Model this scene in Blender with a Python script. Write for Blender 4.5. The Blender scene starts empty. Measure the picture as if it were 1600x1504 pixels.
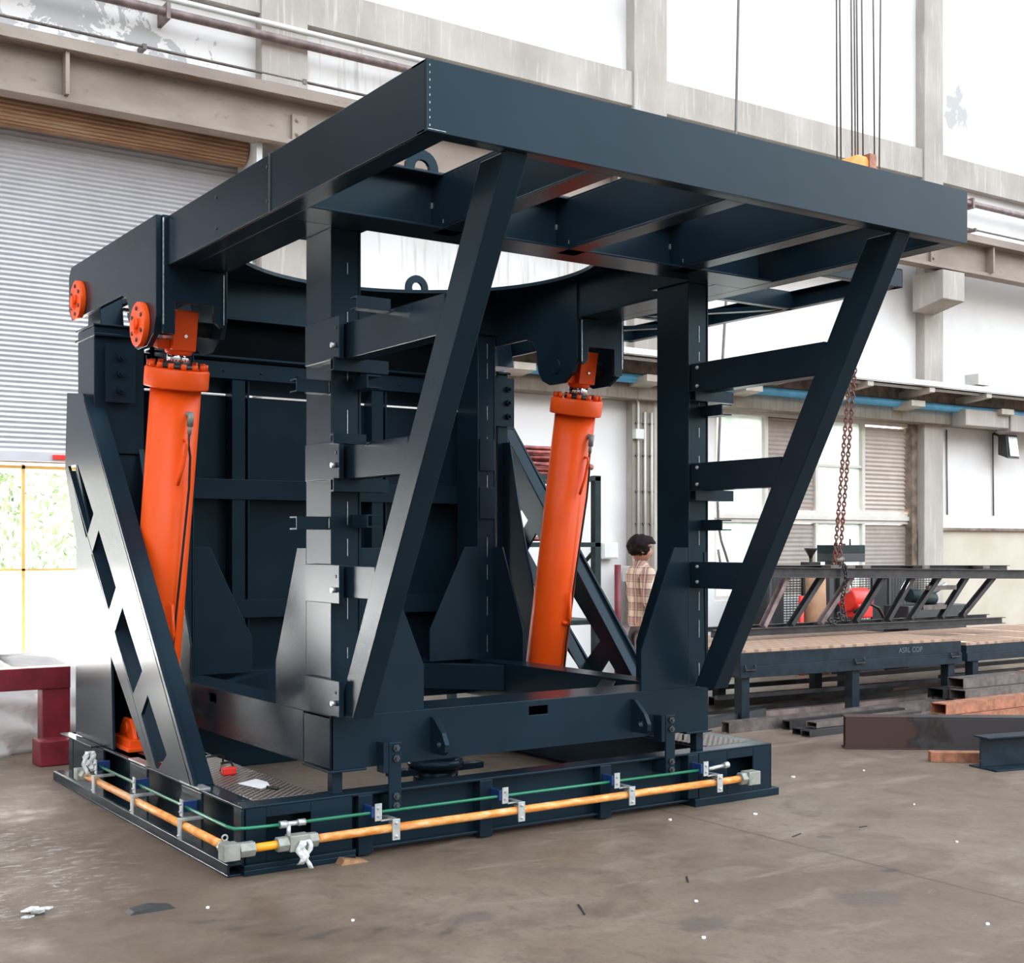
import bpy, bmesh, math, random
from mathutils import Vector as V, Matrix, Euler
random.seed(7)
S = bpy.context.scene
COL = S.collection
PI = math.pi

# ------------------------------------------------------------------ camera
cam_d = bpy.data.cameras.new('camera'); cam = bpy.data.objects.new('camera', cam_d); COL.objects.link(cam)
S.camera = cam
FPX = 2014.013
cam.location = (-2.5071, -6.0562, 1.65)
cam.rotation_euler = (math.radians(90), 0, math.atan2(-0.56384, 0.82588))
cam_d.sensor_fit = 'HORIZONTAL'; cam_d.sensor_width = 36.0
cam_d.lens = 36.0 * FPX / 1600.0
cam_d.shift_y = (850 - 752) / 1600.0
cam_d.clip_end = 400

# ------------------------------------------------------------------ world: hazy daylight, bright low over the yard behind the wall
W = bpy.data.worlds.new('sky'); S.world = W; W.use_nodes = True
nt = W.node_tree; nt.nodes.clear()
def WN(t, **k):
    n = nt.nodes.new(t)
    for a, b in k.items(): setattr(n, a, b)
    return n
tc = WN('ShaderNodeTexCoord'); sx = WN('ShaderNodeSeparateXYZ'); nt.links.new(tc.outputs['Generated'], sx.inputs[0])
def wmap(src, a, b, c, d, smooth=True):
    m = WN('ShaderNodeMapRange'); m.interpolation_type = 'SMOOTHSTEP' if smooth else 'LINEAR'
    nt.links.new(src, m.inputs[0])
    for i, v in enumerate((a, b, c, d)): m.inputs[1 + i].default_value = v
    return m.outputs[0]
def wmath(op, a, b):
    m = WN('ShaderNodeMath', operation=op)
    for i, s in enumerate((a, b)):
        if isinstance(s, (int, float)): m.inputs[i].default_value = s
        else: nt.links.new(s, m.inputs[i])
    return m.outputs[0]
X_, Y_, Z_ = sx.outputs[0], sx.outputs[1], sx.outputs[2]
base = wmap(Z_, 0.06, 0.42, 0.30, 1.55)                      # dim hall depth at the horizon, bright roof lights above
front = wmath('MULTIPLY', wmap(Y_, -0.98, 0.1, 3.1, 0.0), wmap(Z_, 0.13, 0.34, 0.06, 1.0))   # open hall side behind the viewer
yard = wmath('MULTIPLY', wmap(Y_, 0.15, 0.7, 0.0, 5.5), wmap(Z_, 0.10, 0.28, 1.0, 0.0))
right = wmath('MULTIPLY', wmath('MULTIPLY', wmap(X_, 0.35, 0.80, 0.0, 2.6), wmap(Z_, -0.05, 0.03, 0.0, 1.0)), wmap(Y_, -0.2, 0.2, 1.0, 0.0))   # extra sky glow added from the right to lift front-face reflections
tot = wmath('ADD', wmath('ADD', wmath('ADD', base, right), front), yard)
bgc = WN('ShaderNodeMixRGB'); nt.links.new(wmap(Z_, 0.0, 0.6, 0, 1), bgc.inputs[0])
bgc.inputs[1].default_value = (1.0, 0.985, 0.96, 1); bgc.inputs[2].default_value = (0.86, 0.96, 1.08, 1)
bg = WN('ShaderNodeBackground'); nt.links.new(bgc.outputs[0], bg.inputs[0]); nt.links.new(tot, bg.inputs[1])
wo = WN('ShaderNodeOutputWorld'); nt.links.new(bg.outputs[0], wo.inputs[0])

sun_d = bpy.data.lights.new('yard_sun', 'SUN'); sun_d.energy = 92; sun_d.angle = 0.02; sun_d.color = (1, 0.97, 0.92)
sun = bpy.data.objects.new('yard_sun', sun_d); COL.objects.link(sun); sun.rotation_euler = (math.radians(-57), 0, 0)   # low sun behind the hall wall

S.view_settings.view_transform = 'Standard'; S.view_settings.look = 'None'
S.view_settings.exposure = 0.0; S.view_settings.gamma = 1.0; S.view_settings.use_curve_mapping = False

# ------------------------------------------------------------------ materials
def srgb(r, g, b):
    f = lambda c: (c / 255) / 12.92 if c / 255 <= 0.04045 else ((c / 255 + 0.055) / 1.055) ** 2.4
    return (f(r), f(g), f(b), 1)
class NT:
    def __init__(s, name):
        s.m = bpy.data.materials.new(name); s.m.use_nodes = True; s.t = s.m.node_tree; s.b = s.t.nodes['Principled BSDF']
        s.out = s.t.nodes['Material Output']; s.co = s.t.nodes.new('ShaderNodeTexCoord').outputs['Object']
    def n(s, t, **k):
        x = s.t.nodes.new(t)
        for a, b in k.items(): setattr(x, a, b)
        return x
    def l(s, a, b): s.t.links.new(a, b)
    def noise(s, scale, detail=4, stretch=None, rough=0.55, dist=0.0):
        x = s.n('ShaderNodeTexNoise'); x.inputs['Scale'].default_value = scale; x.inputs['Detail'].default_value = detail
        x.inputs['Roughness'].default_value = rough; x.inputs['Distortion'].default_value = dist
        if stretch:
            mp = s.n('ShaderNodeMapping'); mp.inputs['Scale'].default_value = stretch; s.l(s.co, mp.inputs[0]); s.l(mp.outputs[0], x.inputs['Vector'])
        else: s.l(s.co, x.inputs['Vector'])
        return x.outputs['Fac']
    def ramp(s, src, stops):
        r = s.n('ShaderNodeValToRGB'); s.l(src, r.inputs[0]); e = r.color_ramp.elements
        while len(e) < len(stops): e.new(0.5)
        for i, (p, c) in enumerate(stops):
            e[i].position = p; e[i].color = c if isinstance(c, tuple) else (c, c, c, 1)
        return r.outputs[0]
    def mix(s, f, a, b, mode='MIX'):
        x = s.n('ShaderNodeMixRGB', blend_type=mode)
        for i, v in enumerate((f, a, b)):
            if isinstance(v, (int, float)): x.inputs[i].default_value = v if i == 0 else (v, v, v, 1)
            elif isinstance(v, tuple): x.inputs[i].default_value = v
            else: s.l(v, x.inputs[i])
        return x.outputs[0]
    def math(s, op, a, b=0.0, c=0.0):
        x = s.n('ShaderNodeMath', operation=op)
        for i, v in enumerate((a, b, c)):
            if isinstance(v, (int, float)): x.inputs[i].default_value = v
            else: s.l(v, x.inputs[i])
        return x.outputs[0]
    def xyz(s):
        x = s.n('ShaderNodeSeparateXYZ'); s.l(s.co, x.inputs[0]); return x.outputs
    def set(s, k, v):
        if isinstance(v, (int, float, tuple)): s.b.inputs[k].default_value = v
        else: s.l(v, s.b.inputs[k])
    def bump(s, h, strength=0.3, dist=0.01):
        x = s.n('ShaderNodeBump'); x.inputs['Strength'].default_value = strength; x.inputs['Distance'].default_value = dist
        s.l(h, x.inputs['Height']); s.l(x.outputs[0], s.b.inputs['Normal'])
M = {}
def simple(name, col, rough=0.5, metal=0.0, var=0.12, nscale=6, bump=0.0, spec=0.5):
    a = NT(name); dk = tuple(c * (1 - var) for c in col[:3]) + (1,); lt = tuple(min(1, c * (1 + var)) for c in col[:3]) + (1,)
    n = a.noise(nscale, 5); a.set('Base Color', a.ramp(n, [(0.35, dk), (0.65, lt)])); a.set('Metallic', metal)
    a.set('Roughness', a.ramp(a.noise(nscale * 0.7, 3), [(0.3, max(0.03, rough - 0.06)), (0.7, min(1, rough + 0.06))])); a.set('Specular IOR Level', spec)
    if bump: a.bump(a.noise(nscale * 8, 3), bump, 0.004)
    M[name] = a.m; return a

a = NT('navy_paint')                                            # machine enamel
n1 = a.noise(2.3, 5); n2 = a.noise(26, 3)
col = a.ramp(n1, [(0.3, (0.0055, 0.0125, 0.019, 1)), (0.7, (0.0085, 0.018, 0.027, 1))])
a.set('Base Color', col); a.set('Roughness', 0.26); a.set('Specular IOR Level', 0.17); a.set('Specular Tint', (0.6, 0.86, 1.0, 1))
M['navy'] = a.m
simple('charcoal_paint', (0.03, 0.034, 0.036, 1), 0.42, 0, 0.15)
simple('weld', (0.35, 0.38, 0.4, 1), 0.35, 0.6, 0.3, 60)
simple('orange_paint', (0.80, 0.082, 0.007, 1), 0.32, 0, 0.05, 3, 0, 0.22)
simple('chrome', (0.75, 0.77, 0.8, 1), 0.1, 1.0, 0.03)
simple('galvanised', (0.52, 0.54, 0.53, 1), 0.38, 0.7, 0.12, 30)
simple('fitting_grey', (0.25, 0.255, 0.22, 1), 0.5, 0.2, 0.2, 18)
a = NT('orange_pipe'); n1 = a.noise(14, 6, (1, 1, 3))
a.set('Base Color', a.ramp(n1, [(0.35, (0.62, 0.19, 0.03, 1)), (0.55, (0.80, 0.34, 0.08, 1)), (0.72, (0.75, 0.52, 0.36, 1))])); a.set('Roughness', 0.35); M['pipe'] = a.m
simple('yellow_pipe', (0.85, 0.33, 0.01, 1), 0.4, 0, 0.1)
simple('green_tube', (0.01, 0.16, 0.08, 1), 0.3, 0, 0.1)
simple('blue_plastic', (0.008, 0.03, 0.12, 1), 0.4)
simple('shade_black', (0.002, 0.003, 0.004, 1), 0.9, 0, 0.1, 6, 0, 0.05)
simple('black_rubber', (0.008, 0.008, 0.008, 1), 0.5)
simple('plastic_wrap', (0.6, 0.6, 0.58, 1), 0.25, 0, 0.3, 40, 0.6)
simple('white_paper', (0.8, 0.8, 0.78, 1), 0.7, 0, 0.05)
simple('red_paint', (0.16, 0.010, 0.018, 1), 0.45, 0, 0.25, 8)
simple('bright_red', (0.75, 0.03, 0.02, 1), 0.4)
simple('crane_yellow', (0.85, 0.33, 0.06, 1), 0.5)
simple('wire', (0.16, 0.15, 0.14, 1), 0.5, 0.5)
simple('dark_steel', (0.028, 0.026, 0.027, 1), 0.42, 0.3, 0.4, 9)
simple('table_blue', (0.006, 0.016, 0.025, 1), 0.5, 0, 0.4, 7, 0, 0.22)
simple('rust_tube', (0.33, 0.13, 0.07, 1), 0.55, 0.1, 0.35, 12)
simple('mill_steel', (0.13, 0.105, 0.095, 1), 0.48, 0.4, 0.35, 10)
simple('brown_rail', (0.20, 0.145, 0.135, 1), 0.5, 0.2, 0.3, 9)
simple('cardboard', (0.36, 0.2, 0.11, 1), 0.8)
simple('wood', (0.3, 0.16, 0.07, 1), 0.75, 0, 0.3, 14)
simple('cloth_sack', (0.46, 0.43, 0.40, 1), 0.75, 0, 0.08, 3)
simple('cabinet', (0.66, 0.66, 0.62, 1), 0.5, 0, 0.05)
simple('beige_grey', (0.50, 0.45, 0.38, 1), 0.7, 0, 0.12, 5)
simple('blue_conduit', (0.10, 0.36, 0.56, 1), 0.4)
simple('hair', (0.012, 0.006, 0.006, 1), 0.8, 0, 0.4, 40, 0, 0.15)
simple('skin', (0.36, 0.17, 0.11, 1), 0.55)
simple('trousers', (0.20, 0.16, 0.16, 1), 0.85)
simple('yard_ground', (0.3, 0.3, 0.29, 1), 0.9)
simple('gate_frame', (0.72, 0.42, 0.12, 1), 0.5)
simple('bark', (0.25, 0.2, 0.14, 1), 0.9)
simple('green_steel', (0.010, 0.022, 0.024, 1), 0.5, 0.1, 0.3, 6, 0, 0.25)

a = NT('floor_concrete')                                        # dusty workshop slab: patches, stains, joint, tyre prints
n1 = a.noise(0.45, 6, None, 0.6, 0.6); n2 = a.noise(3.2, 8, None, 0.62, 0.4); n3 = a.noise(38, 4)
col = a.ramp(n1, [(0.3, (0.112, 0.077, 0.052, 1)), (0.5, (0.165, 0.120, 0.086, 1)), (0.7, (0.215, 0.165, 0.122, 1))])
col = a.mix(a.ramp(n2, [(0.36, 0.65), (0.5, 0.0)]), col, (0.115, 0.082, 0.06, 1))
col = a.mix(a.ramp(a.noise(1.3, 7, (1, 3.5, 1), 0.6, 0.8), [(0.55, 0.0), (0.72, 0.55)]), col, (0.27, 0.215, 0.165, 1))
col = a.mix(a.ramp(n3, [(0.28, 0.5), (0.45, 0.0), (0.62, 0.0), (0.75, 0.3)]), col, (0.085, 0.066, 0.05, 1))
col = a.mix(a.ramp(a.noise(11, 8, (1.6, 0.7, 1), 0.75, 0.6), [(0.34, 0.55), (0.46, 0.0)]), col, (0.09, 0.066, 0.048, 1))
col = a.mix(a.ramp(a.noise(7, 9, (0.5, 2.2, 1), 0.8, 1.0), [(0.60, 0.0), (0.68, 0.4)]), col, (0.36, 0.30, 0.24, 1))
X = a.xyz()
gr = a.ramp(a.math('ADD', a.math('ADD', a.math('MULTIPLY', X[0], .35), .55), a.math('MULTIPLY', a.math('SUBTRACT', a.noise(1.1, 5), 0.5), 1.6)), [(0.1, 0.62), (0.95, 0.0)])
col = a.mix(gr, col, (0.085, 0.058, 0.04, 1))                   # darker brown towards the left side
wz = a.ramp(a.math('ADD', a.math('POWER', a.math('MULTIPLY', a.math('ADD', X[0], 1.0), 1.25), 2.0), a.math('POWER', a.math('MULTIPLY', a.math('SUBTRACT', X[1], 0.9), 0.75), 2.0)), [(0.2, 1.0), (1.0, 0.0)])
col = a.mix(a.math('MULTIPLY', wz, a.ramp(a.noise(13, 9, (0.6, 1.6, 1), 0.8, 0.8), [(0.54, 0.0), (0.58, 0.7)])), col, (0.42, 0.39, 0.35, 1))        # pale flecks painted in as floor glare from the door
def spot(cx, cy, rx, ry):
    dx = a.math('DIVIDE', a.math('SUBTRACT', X[0], cx), rx); dy = a.math('DIVIDE', a.math('SUBTRACT', X[1], cy), ry)
    return a.math('ADD', a.math('MULTIPLY', dx, dx), a.math('MULTIPLY', dy, dy))
wob = a.math('MULTIPLY', a.math('SUBTRACT', a.noise(9, 3), 0.5), 1.6)
for cx, cy, rx, ry, k in ((0.86, -2.35, .05, .06, .7), (2.75, -1.75, .06, .035, .8), (1.35, -1.9, .16, .12, .45), (2.25, -2.05, .22, .16, .4), (3.05, -1.05, .06, .05, .6), (0.55, -1.25, .16, .09, .45), (-1.0, -0.1, .14, .05, .6)):
    f = a.math('ADD', spot(cx, cy, rx, ry), wob); col = a.mix(a.ramp(f, [(0.35, k), (1.0, 0.0)]), col, (0.06, 0.052, 0.047, 1))
jd = a.math('ABSOLUTE', a.math('ADD', a.math('SUBTRACT', X[0], 2.78), a.math('MULTIPLY', a.math('SUBTRACT', a.noise(2, 3), 0.5), 0.05)))
col = a.mix(a.ramp(jd, [(0.004, 0.75), (0.011, 0.0)]), col, (0.05, 0.042, 0.036, 1))
rr = a.math('SQRT', spot(0.55, -0.35, 1, 1)); ang = a.math('ARCTAN2', a.math('SUBTRACT', X[1], -0.35), a.math('SUBTRACT', X[0], 0.55))
band = a.math('MULTIPLY', a.ramp(a.math('ABSOLUTE', a.math('SUBTRACT', rr, 0.98)), [(0.07, 1.0), (0.13, 0.0)]), a.ramp(a.math('ABSOLUTE', a.math('ADD', ang, 2.35)), [(0.62, 1.0), (0.8, 0.0)]))
tread = a.math('MULTIPLY', a.ramp(a.math('SINE', a.math('ADD', a.math('MULTIPLY', ang, 34.0), a.math('ADD', a.math('MULTIPLY', rr, 26.0), a.math('MULTIPLY', a.noise(6, 3), 5.0)))), [(0.1, 0.15), (0.7, 0.6)]), a.ramp(a.noise(5, 4), [(0.35, 0.3), (0.6, 1.0)]))
col = a.mix(a.math('MULTIPLY', band, tread), col, (0.055, 0.047, 0.042, 1))
a.set('Base Color', col); a.set('Roughness', a.ramp(a.noise(2.1, 6, None, 0.65), [(0.34, 0.30), (0.5, 0.55), (0.7, 0.7)])); a.set('Specular IOR Level', 0.4)
a.bump(a.noise(22, 5), 0.12, 0.01); M['floor'] = a.m

a = NT('wall_plaster')                                          # white lime plaster, grey where it flaked, brown run marks
n1 = a.noise(2.6, 8, None, 0.68, 0.5); X = a.xyz()
col = a.ramp(a.noise(0.8, 5), [(0.28, (0.66, 0.635, 0.60, 1)), (0.5, (0.80, 0.78, 0.755, 1))])
def zone(cx, cz, rx, rz):
    dx = a.math('DIVIDE', a.math('SUBTRACT', X[0], cx), rx); dz = a.math('DIVIDE', a.math('SUBTRACT', X[2], cz), rz)
    return a.ramp(a.math('ADD', a.math('MULTIPLY', dx, dx), a.math('MULTIPLY', dz, dz)), [(0.3, 1.0), (1.6, 0.0)])
z = a.math('MAXIMUM', zone(1.0, 6.6, 2.0, 0.75), zone(14.35, 8.3, 0.42, 0.75))
peel = a.ramp(a.math('ADD', n1, a.math('MULTIPLY', a.math('SUBTRACT', z, 1.0), 0.35)), [(0.47, 0.0), (0.485, 1.0)])
col = a.mix(peel, col, (0.46, 0.455, 0.445, 1))
st = a.ramp(a.noise(5, 5, (3.2, 1, 0.22)), [(0.52, 0.0), (0.68, 0.5)])
zs = a.math('MAXIMUM', zone(5.4, 4.9, 2.6, 0.9), zone(3.8, 6.9, 0.7, 0.5))
col = a.mix(a.math('MULTIPLY', st, zs), col, (0.38, 0.34, 0.30, 1))
a.set('Base Color', col); a.set('Roughness', 0.9); a.bump(a.noise(14, 4), 0.1, 0.01); M['plaster'] = a.m
a = NT('cream_wall'); X = a.xyz()
col = a.ramp(a.noise(1.1, 5), [(0.3, (0.46, 0.40, 0.31, 1)), (0.7, (0.60, 0.54, 0.44, 1))]); a.set('Base Color', col); a.set('Roughness', 0.8); M['cream'] = a.m
a = NT('raw_concrete')
col = a.ramp(a.noise(1.4, 6, (1, 1, 0.6)), [(0.3, (0.33, 0.295, 0.255, 1)), (0.7, (0.50, 0.455, 0.405, 1))])
col = a.mix(a.ramp(a.noise(7, 5, (3.5, 1, 0.25)), [(0.55, 0.0), (0.75, 0.55)]), col, (0.66, 0.62, 0.58, 1))
a.set('Base Color', col); a.set('Roughness', 0.9); a.bump(a.noise(18, 4), 0.2, 0.01); M['concrete'] = a.m
a = NT('stained_concrete')
col = a.ramp(a.noise(1.4, 6, (1, 1, 0.6)), [(0.3, (0.19, 0.155, 0.12, 1)), (0.7, (0.34, 0.295, 0.24, 1))])
col = a.mix(a.ramp(a.noise(7, 5, (3.5, 1, 0.25)), [(0.5, 0.0), (0.75, 0.6)]), col, (0.14, 0.10, 0.075, 1)); a.set('Base Color', col); a.set('Roughness', 0.9); M['stained'] = a.m
a = NT('girder_paint')
col = a.ramp(a.noise(2.6, 6, (0.5, 1, 1)), [(0.3, (0.22, 0.172, 0.138, 1)), (0.7, (0.33, 0.272, 0.222, 1))])
col = a.mix(a.ramp(a.noise(11, 5, (0.7, 1, 1.5)), [(0.60, 0.0), (0.72, 0.7)]), col, (0.22, 0.11, 0.07, 1)); a.set('Base Color', col); a.set('Roughness', 0.7); M['girder'] = a.m
a = NT('rusty_coil')
col = a.ramp(a.noise(5, 6, (0.35, 1, 1.3)), [(0.3, (0.27, 0.14, 0.075, 1)), (0.55, (0.43, 0.25, 0.14, 1)), (0.75, (0.50, 0.37, 0.26, 1))]); a.set('Base Color', col); a.set('Roughness', 0.75); M['coil'] = a.m
simple('shutter_steel', (0.54, 0.53, 0.54, 1), 0.42, 0.25, 0.05, 3)
simple('louvre_brown', (0.33, 0.275, 0.235, 1), 0.6, 0, 0.08)
simple('louvre_pale', (0.58, 0.51, 0.45, 1), 0.55, 0, 0.06)
simple('window_frame_paint', (0.62, 0.58, 0.52, 1), 0.5, 0, 0.06)
simple('old_brown_wood', (0.20, 0.15, 0.115, 1), 0.8, 0, 0.4, 7)
def backlit(name, c1, c2, scale, rough=0.35, mixf=0.75):        # frosted panes and sheets lit from the yard behind
    a = NT(name); col = a.ramp(a.noise(scale, 6, None, 0.7, 1.2), [(0.35, c1), (0.62, c2)])
    a.set('Base Color', col); a.set('Roughness', rough)
    tr = a.n('ShaderNodeBsdfTranslucent'); a.l(col, tr.inputs[0]); mx = a.n('ShaderNodeMixShader'); mx.inputs[0].default_value = mixf
    a.l(a.b.outputs[0], mx.inputs[1]); a.l(tr.outputs[0], mx.inputs[2]); a.l(mx.outputs[0], a.out.inputs[0]); M[name] = a.m
backlit('frosted_glass', (0.72, 0.82, 0.77, 1), (0.92, 0.95, 0.93, 1), 2.2, 0.35, 0.13)
backlit('white_sheet', (0.9, 0.9, 0.9, 1), (0.95, 0.95, 0.95, 1), 2.0, 0.5, 0.85)
backlit('leaf', (0.03, 0.06, 0.02, 1), (0.11, 0.16, 0.07, 1), 3.0, 0.8, 0.012)
a = NT('checker_plate'); X = a.xyz(); u_ = a.math('MULTIPLY', a.math('ADD', X[0], X[1]), 66.0); v_ = a.math('MULTIPLY', a.math('SUBTRACT', X[0], X[1]), 66.0)
d1 = a.math('MULTIPLY', a.math('ABSOLUTE', a.math('SINE', u_)), a.math('ABSOLUTE', a.math('SINE', v_))); pat = a.ramp(d1, [(0.45, 0.0), (0.65, 1.0)])
col = a.mix(a.ramp(a.noise(5, 5), [(0.35, 0.0), (0.65, 0.8)]), (0.075, 0.050, 0.038, 1), (0.035, 0.034, 0.036, 1)); col = a.mix(a.math('MULTIPLY', pat, 0.85), col, (0.34, 0.29, 0.26, 1))
a.set('Base Color', col); a.set('Roughness', 0.42); a.set('Metallic', 0.2); a.bump(pat, 0.5, 0.003); M['checker'] = a.m
a = NT('table_plate'); X = a.xyz()                               # rust-tan plate with worn criss-cross cutting marks
wv = a.ramp(a.math('SINE', a.math('MULTIPLY', a.math('ADD', X[0], a.math('MULTIPLY', X[1], 0.15)), 40.0)), [(0.1, 0.0), (0.8, 0.95)])
wv2 = a.ramp(a.math('SINE', a.math('MULTIPLY', a.math('SUBTRACT', X[1], a.math('MULTIPLY', X[0], 0.15)), 40.0)), [(0.1, 0.0), (0.8, 0.95)])
col = a.mix(a.math('MAXIMUM', a.math('MULTIPLY', wv, 0.8), a.math('MULTIPLY', wv2, 0.5)), (0.42, 0.275, 0.19, 1), (0.19, 0.105, 0.065, 1)); a.set('Base Color', col); a.set('Roughness', 0.6); M['tabletop'] = a.m
a = NT('rusty_chain'); X = a.xyz()
a.set('Base Color', a.ramp(a.noise(3, 3), [(0.4, (0.20, 0.055, 0.035, 1)), (0.65, (0.11, 0.06, 0.05, 1))])); a.set('Roughness', 0.6); a.set('Metallic', 0.3); M['chain'] = a.m
a = NT('rod_red'); a.set('Base Color', a.ramp(a.noise(5, 4), [(0.35, (0.05, 0.03, 0.03, 1)), (0.5, (0.30, 0.055, 0.045, 1)), (0.7, (0.45, 0.16, 0.12, 1))])); a.set('Roughness', 0.55); M['rod'] = a.m
a = NT('rusty_beam'); X = a.xyz()
f = a.math('ADD', a.math('MULTIPLY', a.math('SUBTRACT', a.noise(5, 5), 0.5), 1.0), a.math('ADD', X[0], .85))
a.set('Base Color', a.ramp(f, [(0.45, (0.055, 0.027, 0.021, 1)), (0.55, (0.02, 0.015, 0.014, 1)), (0.65, (0.042, 0.036, 0.036, 1))])); a.set('Roughness', 0.5); a.set('Metallic', 0.3); M['ibeam'] = a.m
a = NT('plaid_shirt'); X = a.xyz()
def stripe(src, freq, ph, w0, w1):
    return a.ramp(a.math('ADD', a.math('MULTIPLY', a.math('SINE', a.math('ADD', a.math('MULTIPLY', src, freq), ph)), 0.5), 0.5), [(w0, 0.0), (w1, 1.0)])
col = (0.58, 0.43, 0.32, 1)
col = a.mix(a.math('MULTIPLY', stripe(X[2], 48, 0, .55, .72), 0.62), col, (0.20, 0.07, 0.06, 1))
col = a.mix(a.math('MULTIPLY', stripe(a.math('ADD', a.math('MULTIPLY', X[0], .75), a.math('MULTIPLY', X[1], .75)), 48, 1, .55, .72), 0.6), col, (0.20, 0.06, 0.06, 1))
col = a.mix(a.math('MULTIPLY', stripe(X[2], 96, 2, .93, .97), 0.7), col, (0.05, 0.03, 0.03, 1))
col = a.mix(a.math('MULTIPLY', stripe(a.math('ADD', a.math('MULTIPLY', X[0], .75), a.math('MULTIPLY', X[1], .75)), 96, 0, .93, .97), 0.6), col, (0.75, 0.62, 0.5, 1))
a.set('Base Color', col); a.set('Roughness', 0.85); M['plaid'] = a.m

# ------------------------------------------------------------------ mesh helpers
class B:
    """collects shapes; every shape takes the current material slot"""
    def __init__(s): s.bm = bmesh.new(); s.mi = 0
    def _face(s, vs, smooth=False):
        try:
            f = s.bm.faces.new(vs); f.material_index = s.mi; f.smooth = smooth; return f
        except ValueError: return None
    def box(s, x0, x1, y0, y1, z0, z1, mat=None):
        c = [(x, y, z) for x in (x0, x1) for y in (y0, y1) for z in (z0, z1)]
        v = [s.bm.verts.new((mat @ V(p)) if mat else p) for p in c]
        for q in ((0, 1, 3, 2), (4, 6, 7, 5), (0, 4, 5, 1), (2, 3, 7, 6), (0, 2, 6, 4), (1, 5, 7, 3)): s._face([v[i] for i in q])
        return s
    def prism(s, pts, axis, a, b, mat=None):
        """polygon pts in the plane normal to axis ('x': (y,z), 'y': (x,z), 'z': (x,y)), extruded a..b"""
        def P(p, t): return {'x': (t, p[0], p[1]), 'y': (p[0], t, p[1]), 'z': (p[0], p[1], t)}[axis]
        r = []
        for t in (a, b): r.append([s.bm.verts.new((mat @ V(P(p, t))) if mat else P(p, t)) for p in pts])
        s._face(r[0]); s._face(list(reversed(r[1]))); n = len(pts)
        for i in range(n): s._face([r[0][i], r[1][i], r[1][(i + 1) % n], r[0][(i + 1) % n]])
        return s
    def plate(s, outer, holes, axis, a, b):
        """plate with holes: triangle-filled outline extruded"""
        def P(p, t): return {'x': (t, p[0], p[1]), 'y': (p[0], t, p[1]), 'z': (p[0], p[1], t)}[axis]
        t_ = bmesh.new(); ed = []
        for loop in [outer] + holes:
            vs = [t_.verts.new(P(p, a)) for p in loop]
            for i in range(len(vs)): ed.append(t_.edges.new((vs[i], vs[(i + 1) % len(vs)])))
        bmesh.ops.triangle_fill(t_, edges=ed, use_beauty=True)
        d = V(P((0, 0), b)) - V(P((0, 0), a))
        tv = list(t_.verts); tf = [[x for x in f.verts] for f in t_.faces]; te = [tuple(e.verts) for e in ed]
        m0 = {x: s.bm.verts.new(x.co) for x in tv}; m1 = {x: s.bm.verts.new(x.co + d) for x in tv}
        for f in tf: s._face([m0[x] for x in f]); s._face([m1[x] for x in reversed(f)])
        for p, q in te: s._face([m0[p], m1[p], m1[q], m0[q]])
        t_.free(); return s
    def tube(s, pts, r, n=10, cap=True, r1=None):
        pts = [V(p) for p in pts]; rings = []
        for i, p in enumerate(pts):
            t = (pts[min(i + 1, len(pts) - 1)] - pts[max(i - 1, 0)]).normalized()
            up = V((0, 0, 1)) if abs(t.z) < 0.9 else V((1, 0, 0)); u = t.cross(up).normalized(); w = t.cross(u)
            rad = r if r1 is None else r + (r1 - r) * i / (len(pts) - 1)
            rings.append([s.bm.verts.new(p + (u * math.cos(2 * PI * k / n) + w * math.sin(2 * PI * k / n)) * rad) for k in range(n)])
        for i in range(len(rings) - 1):
            for k in range(n): s._face([rings[i][k], rings[i][(k + 1) % n], rings[i + 1][(k + 1) % n], rings[i + 1][k]], True)
        if cap: s._face(list(reversed(rings[0]))); s._face(rings[-1])
        return s
    def ring(s, c, axis, R, r, n=20, m=8):
        """torus around c, axis vector"""
        ax = V(axis).normalized(); up = V((0, 0, 1)) if abs(ax.z) < 0.9 else V((1, 0, 0)); u = ax.cross(up).normalized(); w = ax.cross(u); c = V(c); rg = []
        for i in range(n):
            d = u * math.cos(2 * PI * i / n) + w * math.sin(2 * PI * i / n)
            rg.append([s.bm.verts.new(c + d * (R + r * math.cos(2 * PI * k / m)) + ax * r * math.sin(2 * PI * k / m)) for k in range(m)])
        for i in range(n):
            for k in range(m): s._face([rg[i][k], rg[i][(k + 1) % m], rg[(i + 1) % n][(k + 1) % m], rg[(i + 1) % n][k]], True)
        return s
    def lathe(s, prof, c=(0, 0, 0), n=32):
        rg = [[s.bm.verts.new((c[0] + r * math.cos(2 * PI * k / n), c[1] + r * math.sin(2 * PI * k / n), c[2] + z)) for k in range(n)] for r, z in prof]
        for i in range(len(rg) - 1):
            for k in range(n): s._face([rg[i][k], rg[i][(k + 1) % n], rg[i + 1][(k + 1) % n], rg[i + 1][k]], abs(prof[i][0] - prof[i + 1][0]) < 0.01)
        s._face(list(reversed(rg[0]))); s._face(rg[-1]); return s
    def channel(s, p0, p1, h, w, t=0.008, open_to=(0, 1, 0), up=(0, 0, 1)):
        """C section between two points: web h tall, flanges w wide toward open_to"""
        p0, p1 = V(p0), V(p1); d = (p1 - p0); L = d.length; d.normalize(); o = V(open_to).normalized(); o = (o - d * o.dot(d)).normalized(); u = d.cross(o).normalized()
        if u.dot(V(up)) < 0: u = -u
        mt = Matrix((d, o, u)).transposed().to_4x4(); mt.translation = p0
        s.box(0, L, 0, t, -h / 2, h / 2, mt); s.box(0, L, t, w, h / 2 - t, h / 2, mt); s.box(0, L, t, w, -h / 2, -h / 2 + t, mt); return s
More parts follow.
